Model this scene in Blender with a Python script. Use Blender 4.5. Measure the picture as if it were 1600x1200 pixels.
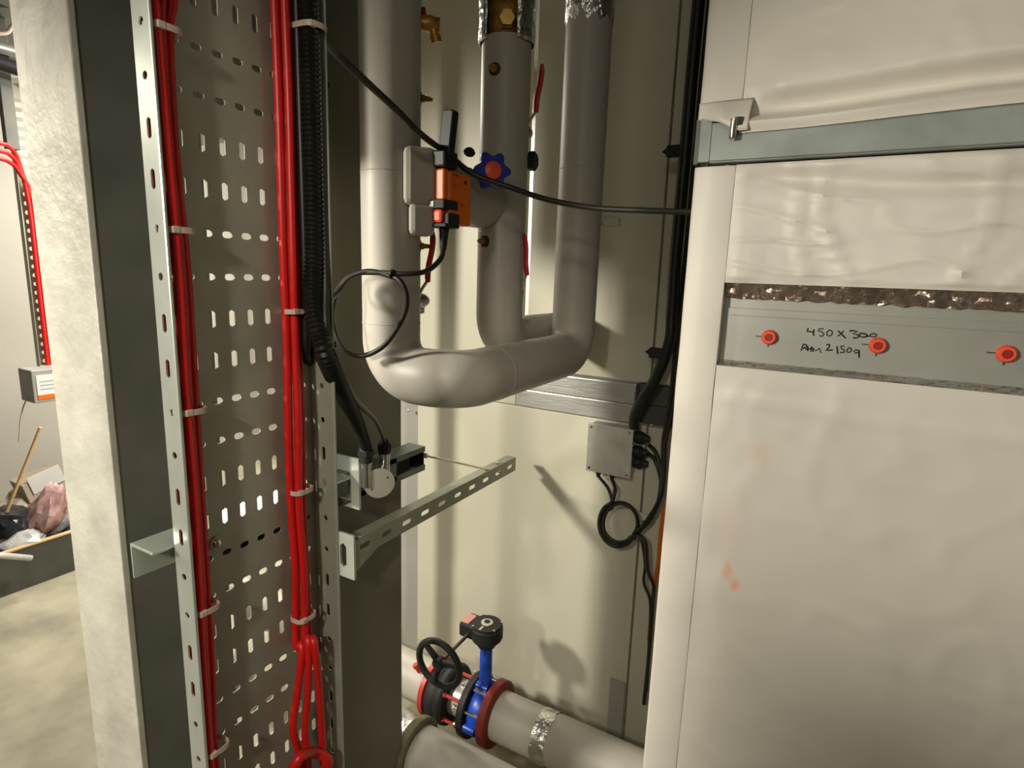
import bpy, bmesh, math, random
from mathutils import Vector, Matrix, noise
random.seed(7)
C = bpy.context.scene.collection
S = bpy.context.scene
for o in list(bpy.data.objects): bpy.data.objects.remove(o)

# ------------------------------------------------------------------ camera
F = 910.0                                   # focal length in pixels of the 1600 px frame
CAM = Vector((0, 0, 1.8))
zc = Vector((160, 4800, 910)).normalized()
yc = Vector((525, 155, -910)); yc = (yc - zc * yc.dot(zc)).normalized()
xc = yc.cross(zc)
M = Matrix((xc, yc, zc))                    # camera -> world
cam = bpy.data.objects.new('camera', bpy.data.cameras.new('camera'))
C.objects.link(cam); S.camera = cam
cam.matrix_world = Matrix.Translation(CAM) @ M.to_4x4()
cam.data.sensor_width = 36; cam.data.lens = F / 1600 * 36
cam.data.clip_start = 0.02

def at(px, py, ax, val):
    """point where the sight line of a photo pixel meets the plane axis=val"""
    d = M @ Vector((px - 800, 600 - py, -F))
    return CAM + d * ((val - CAM[ax]) / d[ax])
def X(px, py, v): return at(px, py, 0, v)
def Y(px, py, v): return at(px, py, 1, v)

# ------------------------------------------------------------------ light
S.view_settings.view_transform = 'Standard'
S.view_settings.look = 'None'
S.view_settings.gamma = 1
S.view_settings.use_curve_mapping = False
S.view_settings.exposure = 0.0
w = bpy.data.worlds.new('world'); S.world = w; w.use_nodes = True
w.node_tree.nodes['Background'].inputs[0].default_value = (0.9, 0.95, 0.8, 1)
w.node_tree.nodes['Background'].inputs[1].default_value = 0.02
def area(name, loc, target, sx, sy, power, col):
    l = bpy.data.lights.new(name, 'AREA'); l.shape = 'RECTANGLE'; l.size = sx; l.size_y = sy
    l.energy = power; l.color = col
    o = bpy.data.objects.new(name, l); C.objects.link(o); o.location = loc
    d = Vector(target) - Vector(loc); o.rotation_euler = d.to_track_quat('-Z', 'Y').to_euler()
    return o
def spot(name, loc, target, size, power, col, angle, blend):
    l = bpy.data.lights.new(name, 'SPOT'); l.energy = power; l.color = col; l.shadow_soft_size = size
    l.spot_size = math.radians(angle); l.spot_blend = blend
    o = bpy.data.objects.new(name, l); C.objects.link(o); o.location = loc
    d = Vector(target) - Vector(loc); o.rotation_euler = d.to_track_quat('-Z', 'Y').to_euler()
WARM = (1, .93, .79)
spot('corridor_work_light', (-2.35, -0.7, 2.4), (-1.0, 1.6, 1.15), .13, 320, WARM, 60, .8)
spot('duct_fill_light', (-1.08, -1.0, 2.05), (.26, 1.05, 1.76), .12, 150, WARM, 38, 1)  # added spot with no known source, brightens the duct lagging
spot('bend_fill_light', (-.15, -.8, 2.3), (-.95, 1.2, .90), .05, 42, WARM, 56, .8)  # added spot near the camera, lifts the pipe bend and low pipes
spot('low_fill_light', (-1.15, -0.95, 2.0), (-.90, 1.3, .98), .10, 85, WARM, 50, .8)  # added fill spot for the low pipes and lower back wall
area('plant_room_light', (-3.4, 2.4, 2.95), (-3.4, 2.0, 0), 1.4, 0.3, 80, (1, .94, .82))
area('ceiling_batten_light', (0.3, -1.3, 2.8), (0.0, 0.8, 1.2), 1.2, 0.15, 7, (1, .96, .80))
area('far_room_light', (-2.2, 2.6, 2.7), (-3.3, 3.4, 1.2), 0.5, 0.2, 95, (1, .96, .88))

# ------------------------------------------------------------------ materials
MATS = {}
def mat(name, col, rough=.5, metal=0, var=.08, scale=8, bump=0, bscale=60, coat=0, stretch=(1, 1, 1), col2=None, spec=.5, voronoi=False, detail=4):
    if name in MATS: return MATS[name]
    m = bpy.data.materials.new(name); m.use_nodes = True
    nt = m.node_tree; N = nt.nodes; L = nt.links; b = N['Principled BSDF']
    b.inputs['Roughness'].default_value = rough; b.inputs['Metallic'].default_value = metal
    b.inputs['Coat Weight'].default_value = coat; b.inputs['Specular IOR Level'].default_value = spec
    tc = N.new('ShaderNodeTexCoord'); mp = N.new('ShaderNodeMapping')
    mp.inputs['Scale'].default_value = stretch; L.new(tc.outputs['Object'], mp.inputs[0])
    if voronoi:
        t = N.new('ShaderNodeTexVoronoi'); t.inputs['Scale'].default_value = scale
        fac = t.outputs['Color']; sp = N.new('ShaderNodeSeparateColor'); L.new(fac, sp.inputs[0]); fac = sp.outputs[0]
    else:
        t = N.new('ShaderNodeTexNoise'); t.inputs['Scale'].default_value = scale; t.inputs['Detail'].default_value = detail
        fac = t.outputs['Fac']
    L.new(mp.outputs[0], t.inputs['Vector'])
    r = N.new('ShaderNodeValToRGB'); c = Vector(col)
    a = c * (1 - var * 2); z = Vector(col2) if col2 else c * (1 + var * 2)
    r.color_ramp.elements[0].position = .25; r.color_ramp.elements[1].position = .75
    r.color_ramp.elements[0].color = (*a, 1); r.color_ramp.elements[1].color = (*z, 1)
    L.new(fac, r.inputs[0]); L.new(r.outputs[0], b.inputs['Base Color'])
    if bump:
        n2 = N.new('ShaderNodeTexNoise'); n2.inputs['Scale'].default_value = bscale; n2.inputs['Detail'].default_value = 5
        L.new(mp.outputs[0], n2.inputs['Vector'])
        bp = N.new('ShaderNodeBump'); bp.inputs['Strength'].default_value = bump; bp.inputs['Distance'].default_value = .01
        L.new(n2.outputs['Fac'], bp.inputs['Height']); L.new(bp.outputs[0], b.inputs['Normal'])
    MATS[name] = m; return m
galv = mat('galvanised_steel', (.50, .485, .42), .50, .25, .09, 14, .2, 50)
tray_m = mat('tray_zinc', (.40, .40, .32), .52, .45, .05, 20, .02, 20)
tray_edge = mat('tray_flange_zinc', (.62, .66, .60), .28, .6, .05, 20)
post_m = mat('grey_primer', (.20, .19, .135), .55, 0, .05, 6)
web_shaded_m = mat('galvanised_web_shaded', (.135, .135, .115), .55, .3, .10, 12)  # darker copy of the column steel; shade of the inner side painted in
lag = mat('white_pipe_lagging', (.49, .46, .40), .46, 0, .03, 6, .04, 14, coat=0)
quilt = mat('white_foil_lagging', (.70, .66, .59), .46, 0, .04, 3, .10, 16, coat=0)
foil = mat('aluminium_foil', (.70, .70, .68), .22, .95, .08, 20, .9, 45)
foilb = mat('foil_tape_in_recess', (.52, .42, .36), .28, .9, .15, 14, .6, 60)
panel_m = mat('cream_steel_panel', (.58, .56, .45), .42, 0, .02, 3, .02, 6)
alu = mat('mill_aluminium', (.62, .62, .60), .35, .75, .06, 14, .08, 18, stretch=(1, 1, 8))
railg = mat('grey_painted_rail', (.25, .28, .26), .42, .2, .18, 9)
ductm = mat('bare_duct_sheet', (.36, .365, .33), .42, .3, .06, 6)
redc = mat('red_cable_sheath', (.62, .012, .010), .38, 0, .06, 20)
blk = mat('black_cable_sheath', (.012, .012, .010), .42, 0, .2, 40)
blkc = mat('black_corrugated_conduit', (.010, .010, .008), .38, 0, .2, 40)
cab = mat('dark_control_cable', (.020, .018, .012), .5, 0, .2, 40)
tiew = mat('white_nylon', (.62, .50, .42), .45, 0, .04)
orange = mat('orange_plastic', (.80, .16, .012), .38, 0, .04)
oplug = mat('orange_plug', (.90, .10, .04), .42, 0, .04)
ohole = mat('plug_bore', (.30, .01, .005), .6, 0, .05)
blkp = mat('black_plastic', (.010, .010, .009), .62, 0, .1)
blue = mat('blue_plastic', (.02, .035, .32), .38, 0, .06)
bluev = mat('blue_valve_paint', (.01, .07, .50), .35, 0, .08, 12)
redl = mat('red_lever_grip', (.45, .008, .008), .42, 0, .06)
redf = mat('red_oxide_flange', (.22, .022, .014), .55, 0, .2, 20, .2, 60)
redb = mat('bright_red_paint', (.50, .04, .025), .4, 0, .08)
chrome = mat('zinc_bright_steel', (.65, .63, .58), .22, .95, .08, 30)
brass = mat('brass', (.50, .33, .10), .30, .9, .15, 20)
brassd = mat('aged_brass', (.40, .22, .05), .42, .6, .35, 25, .2, 50)
conc = mat('dusty_concrete', (.36, .33, .24), .75, 0, .20, 3.5, .15, 12, detail=10)
wallm = mat('painted_wall', (.41, .385, .335), .6, 0, .05, 1.2)
ceil = mat('ceiling_grey', (.28, .28, .25), .8, 0, .08, 2)
ink = mat('black_marker', (.006, .006, .008), .5, 0, .05)
paper = mat('paper_label', (.75, .75, .72), .5, 0, .03)
wood = mat('pale_wood', (.70, .48, .24), .5, 0, .08, 6, stretch=(1, 1, 12))
card = mat('cardboard', (.52, .44, .33), .7, 0, .06, 6)
plast = mat('clear_crumpled_plastic', (.62, .62, .60), .2, .2, .12, 12, .9, 20)
redbag = mat('red_plastic_film', (.30, .05, .05), .3, 0, .3, 12, .6, 16, col2=(.62, .42, .40))
darkst = mat('dark_steel', (.10, .10, .085), .5, .4, .1, 8)
darkd = mat('dark_bin_liner', (.02, .02, .025), .25, 0, .3, 10, .5, 20)
gasket = mat('olive_insulation_end', (.20, .19, .10), .6, .1, .25, 18, .3, 30)

def bandy(m):    # smudge of orange dust on the big lagging panel + broad tone drift
    return m

# ------------------------------------------------------------------ helpers
def obj(name, bm, m, parent=None, smooth=False, bevel=0, solid=0, label=None, weld=True):
    if weld: bmesh.ops.remove_doubles(bm, verts=bm.verts, dist=1e-6)
    me = bpy.data.meshes.new(name); bm.to_mesh(me); bm.free()
    ms = m if isinstance(m, (list, tuple)) else [m]
    for q in ms: me.materials.append(q)
    if smooth:
        for p in me.polygons: p.use_smooth = True
        me.set_sharp_from_angle(angle=math.radians(smooth if smooth > 1 else 40))
    o = bpy.data.objects.new(name, me); C.objects.link(o)
    if parent: o.parent = parent
    if solid:
        d = o.modifiers.new('s', 'SOLIDIFY'); d.thickness = solid; d.offset = 0
    if bevel:
        d = o.modifiers.new('b', 'BEVEL'); d.width = bevel; d.segments = 2; d.limit_method = 'ANGLE'
    if label: o['label'] = label
    return o
def tag(o, label, cat, group=None):
    o['label'] = label; o['category'] = cat
    if group: o['group'] = group
    return o
def struct(o): o['kind'] = 'structure'; return o
def thing(name, label, cat, group=None, loc=(0, 0, 0)):
    o = bpy.data.objects.new(name, None); C.objects.link(o); o.location = loc
    o.empty_display_size = .05
    return tag(o, label, cat, group)
def NB(): return bmesh.new()
def box(bm, a, b, rot=None, cen=None):
    a = Vector(a); b = Vector(b); c = (a + b) / 2; s = b - a
    r = bmesh.ops.create_cube(bm, size=1)
    for v in r['verts']:
        v.co = Vector((v.co.x * s.x, v.co.y * s.y, v.co.z * s.z))
        if rot: v.co = rot @ v.co
        v.co += c
    return bm
def frame(d):
    d = d.normalized(); u = Vector((0, 0, 1)) if abs(d.z) < .9 else Vector((1, 0, 0))
    a = d.cross(u).normalized(); return a, d.cross(a).normalized()
def rings(bm, R, closed=False, caps=True):
    """R: list of vertex rings"""
    n = len(R[0]); k = len(R)
    for i in range(k if closed else k - 1):
        A = R[i]; B = R[(i + 1) % k]
        for j in range(n):
            bm.faces.new((A[j], A[(j + 1) % n], B[(j + 1) % n], B[j]))
    if caps and not closed:
        bm.faces.new(list(reversed(R[0]))); bm.faces.new(R[-1])
def lathe(bm, p0, d, prof, n=24, caps=True):
    """prof: (distance along d, radius)"""
    p0 = Vector(p0); d = Vector(d).normalized(); a, b = frame(d); R = []
    for t, r in prof:
        r = max(r, 1e-5)
        R.append([bm.verts.new(p0 + d * t + a * (r * math.cos(2 * math.pi * j / n)) + b * (r * math.sin(2 * math.pi * j / n))) for j in range(n)])
    rings(bm, R, caps=caps); return bm
def cyl(bm, p0, p1, r, n=20, r2=None):
    p0 = Vector(p0); p1 = Vector(p1); d = p1 - p0
    return lathe(bm, p0, d, [(0, r), (d.length, r if r2 is None else r2)], n)
def catmull(P, seg=8):
    P = [Vector(p) for p in P]; Q = [2 * P[0] - P[1]] + P + [2 * P[-1] - P[-2]]; out = []
    for i in range(1, len(Q) - 2):
        for k in range(seg):
            t = k / seg; a, b, c, d = Q[i - 1], Q[i], Q[i + 1], Q[i + 2]
            out.append(.5 * ((2 * b) + (c - a) * t + (2 * a - 5 * b + 4 * c - d) * t * t + (3 * b - a - 3 * c + d) * t ** 3))
    out.append(P[-1]); return out
def fillet(P, r, seg=10):
    P = [Vector(p) for p in P]; out = [P[0]]
    for i in range(1, len(P) - 1):
        u = (P[i - 1] - P[i]).normalized(); v = (P[i + 1] - P[i]).normalized()
        ang = u.angle(v); t = r / math.tan(ang / 2)
        c = P[i] + (u + v).normalized() * (r / math.sin(ang / 2))
        s = P[i] + u * t - c; e = P[i] + v * t - c
        tot = s.angle(e); axis = s.cross(e).normalized()
        for k in range(seg + 1): out.append(c + Matrix.Rotation(tot * k / seg, 3, axis) @ s)
    out.append(P[-1]); return out
def tube(bm, path, r, n=10, closed=False, rib=0):
    path = [Vector(p) for p in path]; R = []; k = len(path)
    a = None
    for i, p in enumerate(path):
        d = (path[min(i + 1, k - 1)] - path[max(i - 1, 0)]).normalized()
        if a is None: a, b = frame(d)
        else:
            a = (a - d * a.dot(d)).normalized()
        b = d.cross(a)
        rr = r[i] if isinstance(r, (list, tuple)) else r
        if rib: rr = rr * (1 + (rib if i % 2 else -rib))
        R.append([bm.verts.new(p + a * (rr * math.cos(2 * math.pi * j / n)) + b * (rr * math.sin(2 * math.pi * j / n))) for j in range(n)])
    rings(bm, R, closed); return bm
def resample(path, step):
    out = [path[0]]; acc = 0
    for i in range(1, len(path)):
        a, b = path[i - 1], path[i]; L = (b - a).length
        if L < 1e-9: continue
        t = step - acc
        while t <= L:
            out.append(a + (b - a) * (t / L)); t += step
        acc = L - (t - step)
    return out
def cable(name, pts, r, m, label, cat='cable', group=None, n=8, seg=8, rib=0, parent=None):
    bm = NB(); p = catmull(pts, seg)
    if rib: p = resample(p, rib)
    tube(bm, p, r, n, rib=.09 if rib else 0)
    o = obj(name, bm, m, parent, smooth=60 if not rib else 30)
    if cat: tag(o, label, cat, group)
    return o
def stadium(hw, hh, ang):
    """ray distance at angle ang from the centre of a slot with half sizes hw, hh"""
    c, s = math.cos(ang), math.sin(ang)
    if hw <= hh: r, L = hw, hh - hw; a, b = abs(s), abs(c)
    else: r, L = hh, hw - hh; a, b = abs(c), abs(s)
    # long axis component a, short axis component b
    if b > 1e-9 and r / b * a <= L: return r / b
    return a * L + math.sqrt(max(0, (a * L) ** 2 - L * L + r * r))
def slotcell(bm, org, u, v, cu, cv, hu, hv, su, sv):
    """rectangular cell centred (cu,cv) of half size (hu,hv) with a slot (su,sv); solid if su==0"""
    P = lambda x, y: org + u * x + v * y
    if not su:
        bm.faces.new([bm.verts.new(P(cu + a * hu, cv + b * hv)) for a, b in ((-1, -1), (1, -1), (1, 1), (-1, 1))]); return
    angs = sorted([k * math.pi / 8 for k in range(16)] + [math.atan2(b * hv, a * hu) % (2 * math.pi) for a in (-1, 1) for b in (-1, 1)])
    inn, outr = [], []
    for t in angs:
        c, s = math.cos(t), math.sin(t); q = stadium(su, sv, t)
        inn.append(bm.verts.new(P(cu + c * q, cv + s * q)))
        e = min(hu / abs(c) if abs(c) > 1e-9 else 9, hv / abs(s) if abs(s) > 1e-9 else 9)
        outr.append(bm.verts.new(P(cu + c * e, cv + s * e)))
    n = len(angs)
    for i in range(n):
        j = (i + 1) % n
        if abs(angs[j] - angs[i]) < 1e-6: continue
        bm.faces.new((inn[i], outr[i], outr[j], inn[j]))

def prism(bm, pts, d):
    """extrude planar loop pts by vector d"""
    A = [bm.verts.new(Vector(p)) for p in pts]; B = [bm.verts.new(Vector(p) + Vector(d)) for p in pts]
    n = len(A); bm.faces.new(list(reversed(A))); bm.faces.new(B)
    for i in range(n): bm.faces.new((A[i], A[(i + 1) % n], B[(i + 1) % n], B[i]))
    bmesh.ops.recalc_face_normals(bm, faces=bm.faces); return bm

# ------------------------------------------------------------------ setting
def slab(name, a, b, m): return struct(obj(name, box(NB(), a, b), m))
slab('floor', (-4.9, -2.6, -.1), (2.2, 3.5, 0), conc)
slab('ceiling', (-4.9, -2.6, 3.05), (2.2, 3.5, 3.15), ceil)
slab('wall_left', (-5.0, -2.6, 0), (-4.9, 3.5, 3.05), wallm)
slab('wall_right', (2.1, -2.6, 0), (2.2, 3.5, 3.05), wallm)
slab('wall_rear', (-4.9, -2.7, 0), (2.2, -2.6, 3.05), wallm)
slab('wall_far', (-4.9, 3.5, 0), (2.2, 3.6, 3.05), wallm)
# air handling unit casing that forms the back wall: an Empty with its panels
wb = bpy.data.objects.new('wall_back', None); C.objects.link(wb); struct(wb)
YW = 1.8
def pan(x0, x1, z0, z1, m=panel_m, y=YW, name='panel', t=.05):
    return obj(name, box(NB(), (x0 + .0015, y, z0 + .0015), (x1 - .0015, y + t, z1 - .0015)), m, wb, bevel=.002)
pan(-1.44, -.507, 0, 1.333); pan(-1.44, -.992, 1.333, 3.04)
pan(-.957, -.507, 1.472, 3.04); pan(-.503, .4, 1.472, 3.04); pan(.404, 2.1, 1.472, 3.04)
pan(-.503, .4, 0, 1.333); pan(.404, 2.1, 0, 1.333)
obj('corner_post', box(NB(), (-1.62, 1.84, 0), (-1.443, 1.93, 3.04)), mat('grey_trim_paint', (.42, .42, .38), .4, .1, .04, 4), wb, bevel=.006)
obj('rivet', lathe(NB(), X(638, 641, -1.49), (0, -1, 0), [(0, .006), (.003, .005), (.005, .001)], 12), alu, wb, smooth=1)
bm = NB(); box(bm, (-.985, 1.775, 1.402), (-.545, 1.85, 1.468)); box(bm, (-.985, 1.785, 1.337), (-.545, 1.85, 1.399))
obj('base_rail', bm, alu, wb, bevel=.004)
bm = NB(); box(bm, (-.542, 1.80, 1.402), (2.1, 1.85, 1.468)); box(bm, (-.542, 1.81, 1.337), (2.1, 1.85, 1.399))
obj('base_rail', bm, darkst, wb, bevel=.003)
bm = NB(); box(bm, (-.507, 1.788, 1.0), (-.470, 1.80, 1.04)); obj('panel_clip', bm, panel_m, wb, bevel=.001)
obj('clip_screw', lathe(NB(), (-.489, 1.788, 1.012), (0, -1, 0), [(0, .006), (.003, .004)], 10), darkst, wb)
for x0, x1 in ((-.565, -.51),):
    obj('kick_strip', box(NB(), (x0, 1.79, 0), (x1, 1.80, .40)), mat('grey_trim_paint', (.4, .4, .4)), wb)

t = thing('shade_duct', 'unseen sheet metal duct added behind the cable tray to shade the wall', 'duct', loc=(-1.6, .8, 3.05));  # unseen duct, added to shade the upper back wall
def parts(root):
    def f(o): o.parent = root; o.matrix_parent_inverse = Matrix.Translation(-Vector(root.location)); return o
    return f
P = parts(t)
P(obj('shade_duct_body', box(NB(), (-1.50, .64, 2.06), (-1.06, .86, 3.05)), mat('bare_duct_sheet', (.3, .3, .3)), bevel=.003))
P(obj('shade_duct_flange', box(NB(), (-1.52, .61, 2.5), (-1.03, .87, 2.53)), tray_m))
t = thing('shade_riser', 'unseen slim riser pipe added behind the dark post for its shadow', 'pipe', loc=(-1.445, 1.45, 0)); P = parts(t)  # unseen pipe, added to cast the vertical shadow band on the back wall
P(obj('lagging', cyl(NB(), (-1.445, 1.45, 0), (-1.445, 1.45, 3.05), .038, 24), lag, smooth=40)); P(obj('clamp', lathe(NB(), (-1.445, 1.45, 1.2), (0, 0, 1), [(0, .041), (.03, .041)], 24), tray_m, smooth=40))
# ------------------------------------------------------------------ galvanised column at the left
t = thing('steel_column', 'broad galvanised steel column nearest the left edge, dark inner side', 'column', loc=(-.81, .35, 0))
def P(o): o.parent = t; o.matrix_parent_inverse = Matrix.Translation(-Vector(t.location)); return o
def parts(root):
    def f(o): o.parent = root; o.matrix_parent_inverse = Matrix.Translation(-Vector(root.location)); return o
    return f
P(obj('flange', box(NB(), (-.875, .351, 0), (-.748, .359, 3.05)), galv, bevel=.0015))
P(obj('web', box(NB(), (-.757, .359, 0), (-.750, .485, 3.05)), web_shaded_m))
P(obj('rear_flange', box(NB(), (-.875, .485, 0), (-.750, .493, 3.05)), web_shaded_m))

# ------------------------------------------------------------------ perforated cable tray
t = thing('cable_tray', 'tall upright perforated zinc cable tray full of slots', 'cable tray', loc=(-.6, .43, .2))
P = parts(t)
Z0, DZ, DY = 2.060, .0457, .0235
rows = range(-19, 40)
def rz(k): return Z0 - DZ * k
bm = NB(); org = Vector((-.6, 0, 0)); u = Vector((0, 1, 0)); v = Vector((0, 0, 1))
for k in rows:
    vert = (k % 4) in (0, 3)
    for j in range(-1, 7):
        cy = .371 + DY * j
        s = (.0034, .0098) if vert else (.0062, .0036)
        slotcell(bm, org, u, v, cy, rz(k), DY / 2, DZ / 2, *s)
    for a, b in ((.335, .33575), (.371 + DY * 6.5, .527)):
        slotcell(bm, org, u, v, (a + b) / 2, rz(k), (b - a) / 2, DZ / 2, 0, 0)
P(obj('tray_bed', bm, tray_m, solid=.0016, weld=True))
def flange(y, x0, x1, nm, m):
    bm = NB(); org = Vector((0, y, 0)); u = Vector((1, 0, 0))
    for k in rows:
        vert = (k % 4) in (0, 3)
        s = (.0034, .0098) if vert else (.0038, .0038)
        slotcell(bm, org, u, v, (x0 + x1) / 2, rz(k), (x1 - x0) / 2, DZ / 2, *s)
    # rolled lip
    return P(obj(nm, bm, m, solid=.0016))
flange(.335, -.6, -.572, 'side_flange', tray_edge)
flange(.527, -.6, -.558, 'side_flange', tray_m)
bm = NB(); cyl(bm, (-.572, .335, rz(39.5)), (-.572, .335, rz(-19.5)), .0018, 8); P(obj('rolled_lip', bm, tray_edge, smooth=1))
bm = NB(); cyl(bm, (-.558, .527, rz(39.5)), (-.558, .527, rz(-19.5)), .0018, 8); P(obj('rolled_lip', bm, tray_edge, smooth=1))
# mounting bar behind the tray
b = thing('tray_support_bar', 'short zinc strut bar fixed behind the slotted cable tray', 'bracket', loc=(-.63, .45, 1.47)); Q = parts(b)
Q(obj('strut', box(box(NB(), (-.645, .312, 1.495), (-.602, .60, 1.4985)), (-.645, .312, 1.457), (-.642, .60, 1.495)), tray_edge, bevel=.001))
Q(obj('bar_back', box(NB(), (-.642, .36, 1.4575), (-.604, .60, 1.46)), darkst))
bo = thing('tray_bolt', 'round domed zinc bolt with washer on the slotted tray', 'bolt', loc=tuple(X(338, 848, -.599))); Q = parts(bo)
p = X(338, 848, -.599)
Q(obj('washer', lathe(NB(), p, (1, 0, 0), [(0, .0085), (.0015, .0085)], 20), tray_m, smooth=1))
Q(obj('bolt_head', lathe(NB(), p + Vector((.0015, 0, 0)), (1, 0, 0), [(0, .0055), (.002, .005), (.0035, .003), (.004, .0005)], 16), chrome, smooth=60))

# ------------------------------------------------------------------ dark post and its brackets
t = thing('steel_post', 'dark grey primed steel channel post behind the cable tray', 'column', loc=(-1.04, 1.04, 0)); P = parts(t)
P(obj('web', box(NB(), (-1.006, .88, 0), (-1.0, 1.18, 3.05)), post_m, bevel=.001))
P(obj('flange', box(NB(), (-1.07, 1.172, 0), (-1.006, 1.18, 3.05)), post_m, bevel=.001))
P(obj('flange', box(NB(), (-1.07, .88, 0), (-1.006, .888, 3.05)), post_m, bevel=.001))

def strut_arm(root_label, name, y0, y1, z0, z1, xw, xb, slots):
    t = thing(name, root_label, 'bracket', loc=(xb, y0, z0)); P = parts(t)
    bm = NB(); org = Vector((xw, 0, 0)); u = Vector((0, 1, 0)); v = Vector((0, 0, 1)); zc_ = (z0 + z1) / 2
    n = slots; st = (y1 - y0) / n
    for i in range(n):
        slotcell(bm, org, u, v, y0 + st * (i + .5), zc_, st / 2, (z1 - z0) / 2, st * .24, .0065)
    P(obj('slotted_web', bm, tray_m, solid=.0025))
    bm = NB()
    box(bm, (xb, y0, z1 - .0012), (xw, y1, z1 + .0012)); box(bm, (xw - .012, y0, z0 - .0012), (xw, y1, z0 + .0012))
    box(bm, (xb, y0, z1 - .006), (xb + .0022, y1, z1))
    P(obj('channel_sides', bm, tray_m))
    return t, P
la, P = strut_arm('long slotted zinc cantilever arm below the round conduit box', 'cantilever_arm', .925, 1.70, 1.128, 1.174, -.93, -.965, 10)
bm = NB(); slotcell(bm, Vector((0, .922, 0)), Vector((1, 0, 0)), Vector((0, 0, 1)), -.955, 1.137, .034, .055, .010, .030)
P(obj('base_plate', bm, tray_edge, solid=.006))
P(obj('stiffener', prism(NB(), [(-.931, .925, 1.128), (-.931, 1.02, 1.128), (-.931, .925, 1.09)], (-.002, 0, 0)), tray_m))
# upper strut with its open side and black void
t = thing('upper_strut', 'short zinc strut channel behind the round conduit box, open side showing', 'bracket', loc=(-.95, .9, 1.3)); P = parts(t)
bm = NB()
box(bm, (-.985, .955, 1.337), (-.93, 1.195, 1.3395)); box(bm, (-.985, .955, 1.273), (-.93, 1.195, 1.2755))
box(bm, (-.9825, .955, 1.2755), (-.98, 1.195, 1.337)); box(bm, (-.9325, .955, 1.325), (-.93, 1.195, 1.337)); box(bm, (-.9325, .955, 1.2755), (-.93, 1.195, 1.289))
box(bm, (-.9325, .955, 1.2755), (-.93, 1.08, 1.337))
P(obj('channel', bm, railg))
P(obj('end_plate', box(NB(), (-.98, 1.19, 1.2755), (-.9325, 1.193, 1.337)), blkp))
bm = NB(); o_ = Vector((0, .945, 0)); 
slotcell(bm, o_, Vector((1, 0, 0)), Vector((0, 0, 1)), -.972, 1.31, .048, .062, .022, .024)
P(obj('base_plate', bm, tray_edge, solid=.006))
bm = NB(); box(bm, (-.995, .90, 1.284), (-.953, .944, 1.287)); box(bm, (-.995, .90, 1.333), (-.953, .944, 1.336)); box(bm, (-.955, .90, 1.287), (-.953, .944, 1.333)); P(obj('tail_channel', bm, darkst))
P(obj('void_shade', box(NB(), (-.99, .935, 1.29), (-.957, .94, 1.331)), blkp))  # black pad stands in for the shade inside the hollow channel
# threaded rod
t = thing('threaded_rod', 'thin zinc rod running from the upper strut to the long arm', 'rod', loc=(-.95, 1.2, 1.31)); P = parts(t)
ra, rb = X(665, 712, -.955), X(786, 739, -.935)
P(obj('rod', cyl(NB(), ra, rb, .0035, 10), chrome, smooth=60))
P(obj('nut', cyl(NB(), ra - (rb - ra).normalized() * .006, ra + (rb - ra).normalized() * .004, .008, 6), chrome))
bm = NB(); cyl(bm, (-.945, 1.60, 1.174), (-.945, 1.60, 1.182), .008, 6)
tag(obj('hex_nut', bm, chrome), 'small zinc hexagon nut on top of the long cantilever arm', 'nut')

# round conduit box with two spouts
t = thing('conduit_box', 'round zinc conduit box with two spouts in front of the strut', 'conduit box', loc=(-.9, .985, 1.3)); P = parts(t)
cb = X(593, 755, -.895)
dn = Vector((.80, -.6, 0)).normalized()
P(obj('body', lathe(NB(), cb - dn * .036, dn, [(0, .032), (.003, .035), (.034, .035)], 32), chrome, smooth=40))
P(obj('cover', lathe(NB(), cb, dn, [(-.002, .036), (.001, .036), (.0018, .0352)], 32), mat('dull_zinc', (.60, .58, .50), .45, .4, .04), smooth=40))
side = Vector((0, 0, 1)).cross(dn)
for s in (-.7, .7):
    P(obj('cover_screw', lathe(NB(), cb + dn * .0018 + side * (.026 * s) + Vector((0, 0, .018 * s)), dn, [(0, .003), (.001, .0025)], 10), chrome))
sp1 = X(572, 722, -.915); sp2 = X(601, 708, -.915)
c1b = Vector((sp1.x, sp1.y, cb.z - .005)); c2b = Vector((sp2.x, sp2.y, cb.z + .01))
P(obj('spout', lathe(NB(), c1b, (0, 0, 1), [(0, .0125), (sp1.z - c1b.z - .004, .0125), (sp1.z - c1b.z - .004, .0145), (sp1.z - c1b.z, .0145)], 20), chrome, smooth=40))
P(obj('spout', lathe(NB(), c2b, (0, 0, 1), [(0, .0125), (sp2.z - c2b.z - .004, .0125), (sp2.z - c2b.z - .004, .0145), (sp2.z - c2b.z, .0145)], 20), chrome, smooth=40))
t = thing('cable_gland', 'black ribbed gland on the right spout of the round conduit box', 'gland', loc=tuple(sp2)); P = parts(t)
P(obj('body', lathe(NB(), sp2, (0, 0, 1), [(0, .0135), (.008, .0155), (.010, .0165), (.022, .0165), (.026, .012), (.034, .008)], 10), blkp))
t = thing('conduit_coupler', 'black sleeve where the thick conduit enters the left spout', 'gland', loc=tuple(sp1)); P = parts(t)
P(obj('body', lathe(NB(), sp1, (0, 0, 1), [(0, .015), (.012, .0155), (.034, .0155), (.038, .013)], 20), blkp, smooth=40))
P(obj('lock_ring', lathe(NB(), sp1 + Vector((.0, .0, .016)), (0, 0, 1), [(0, .0185), (.012, .0185)], 8), blkp))

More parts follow.
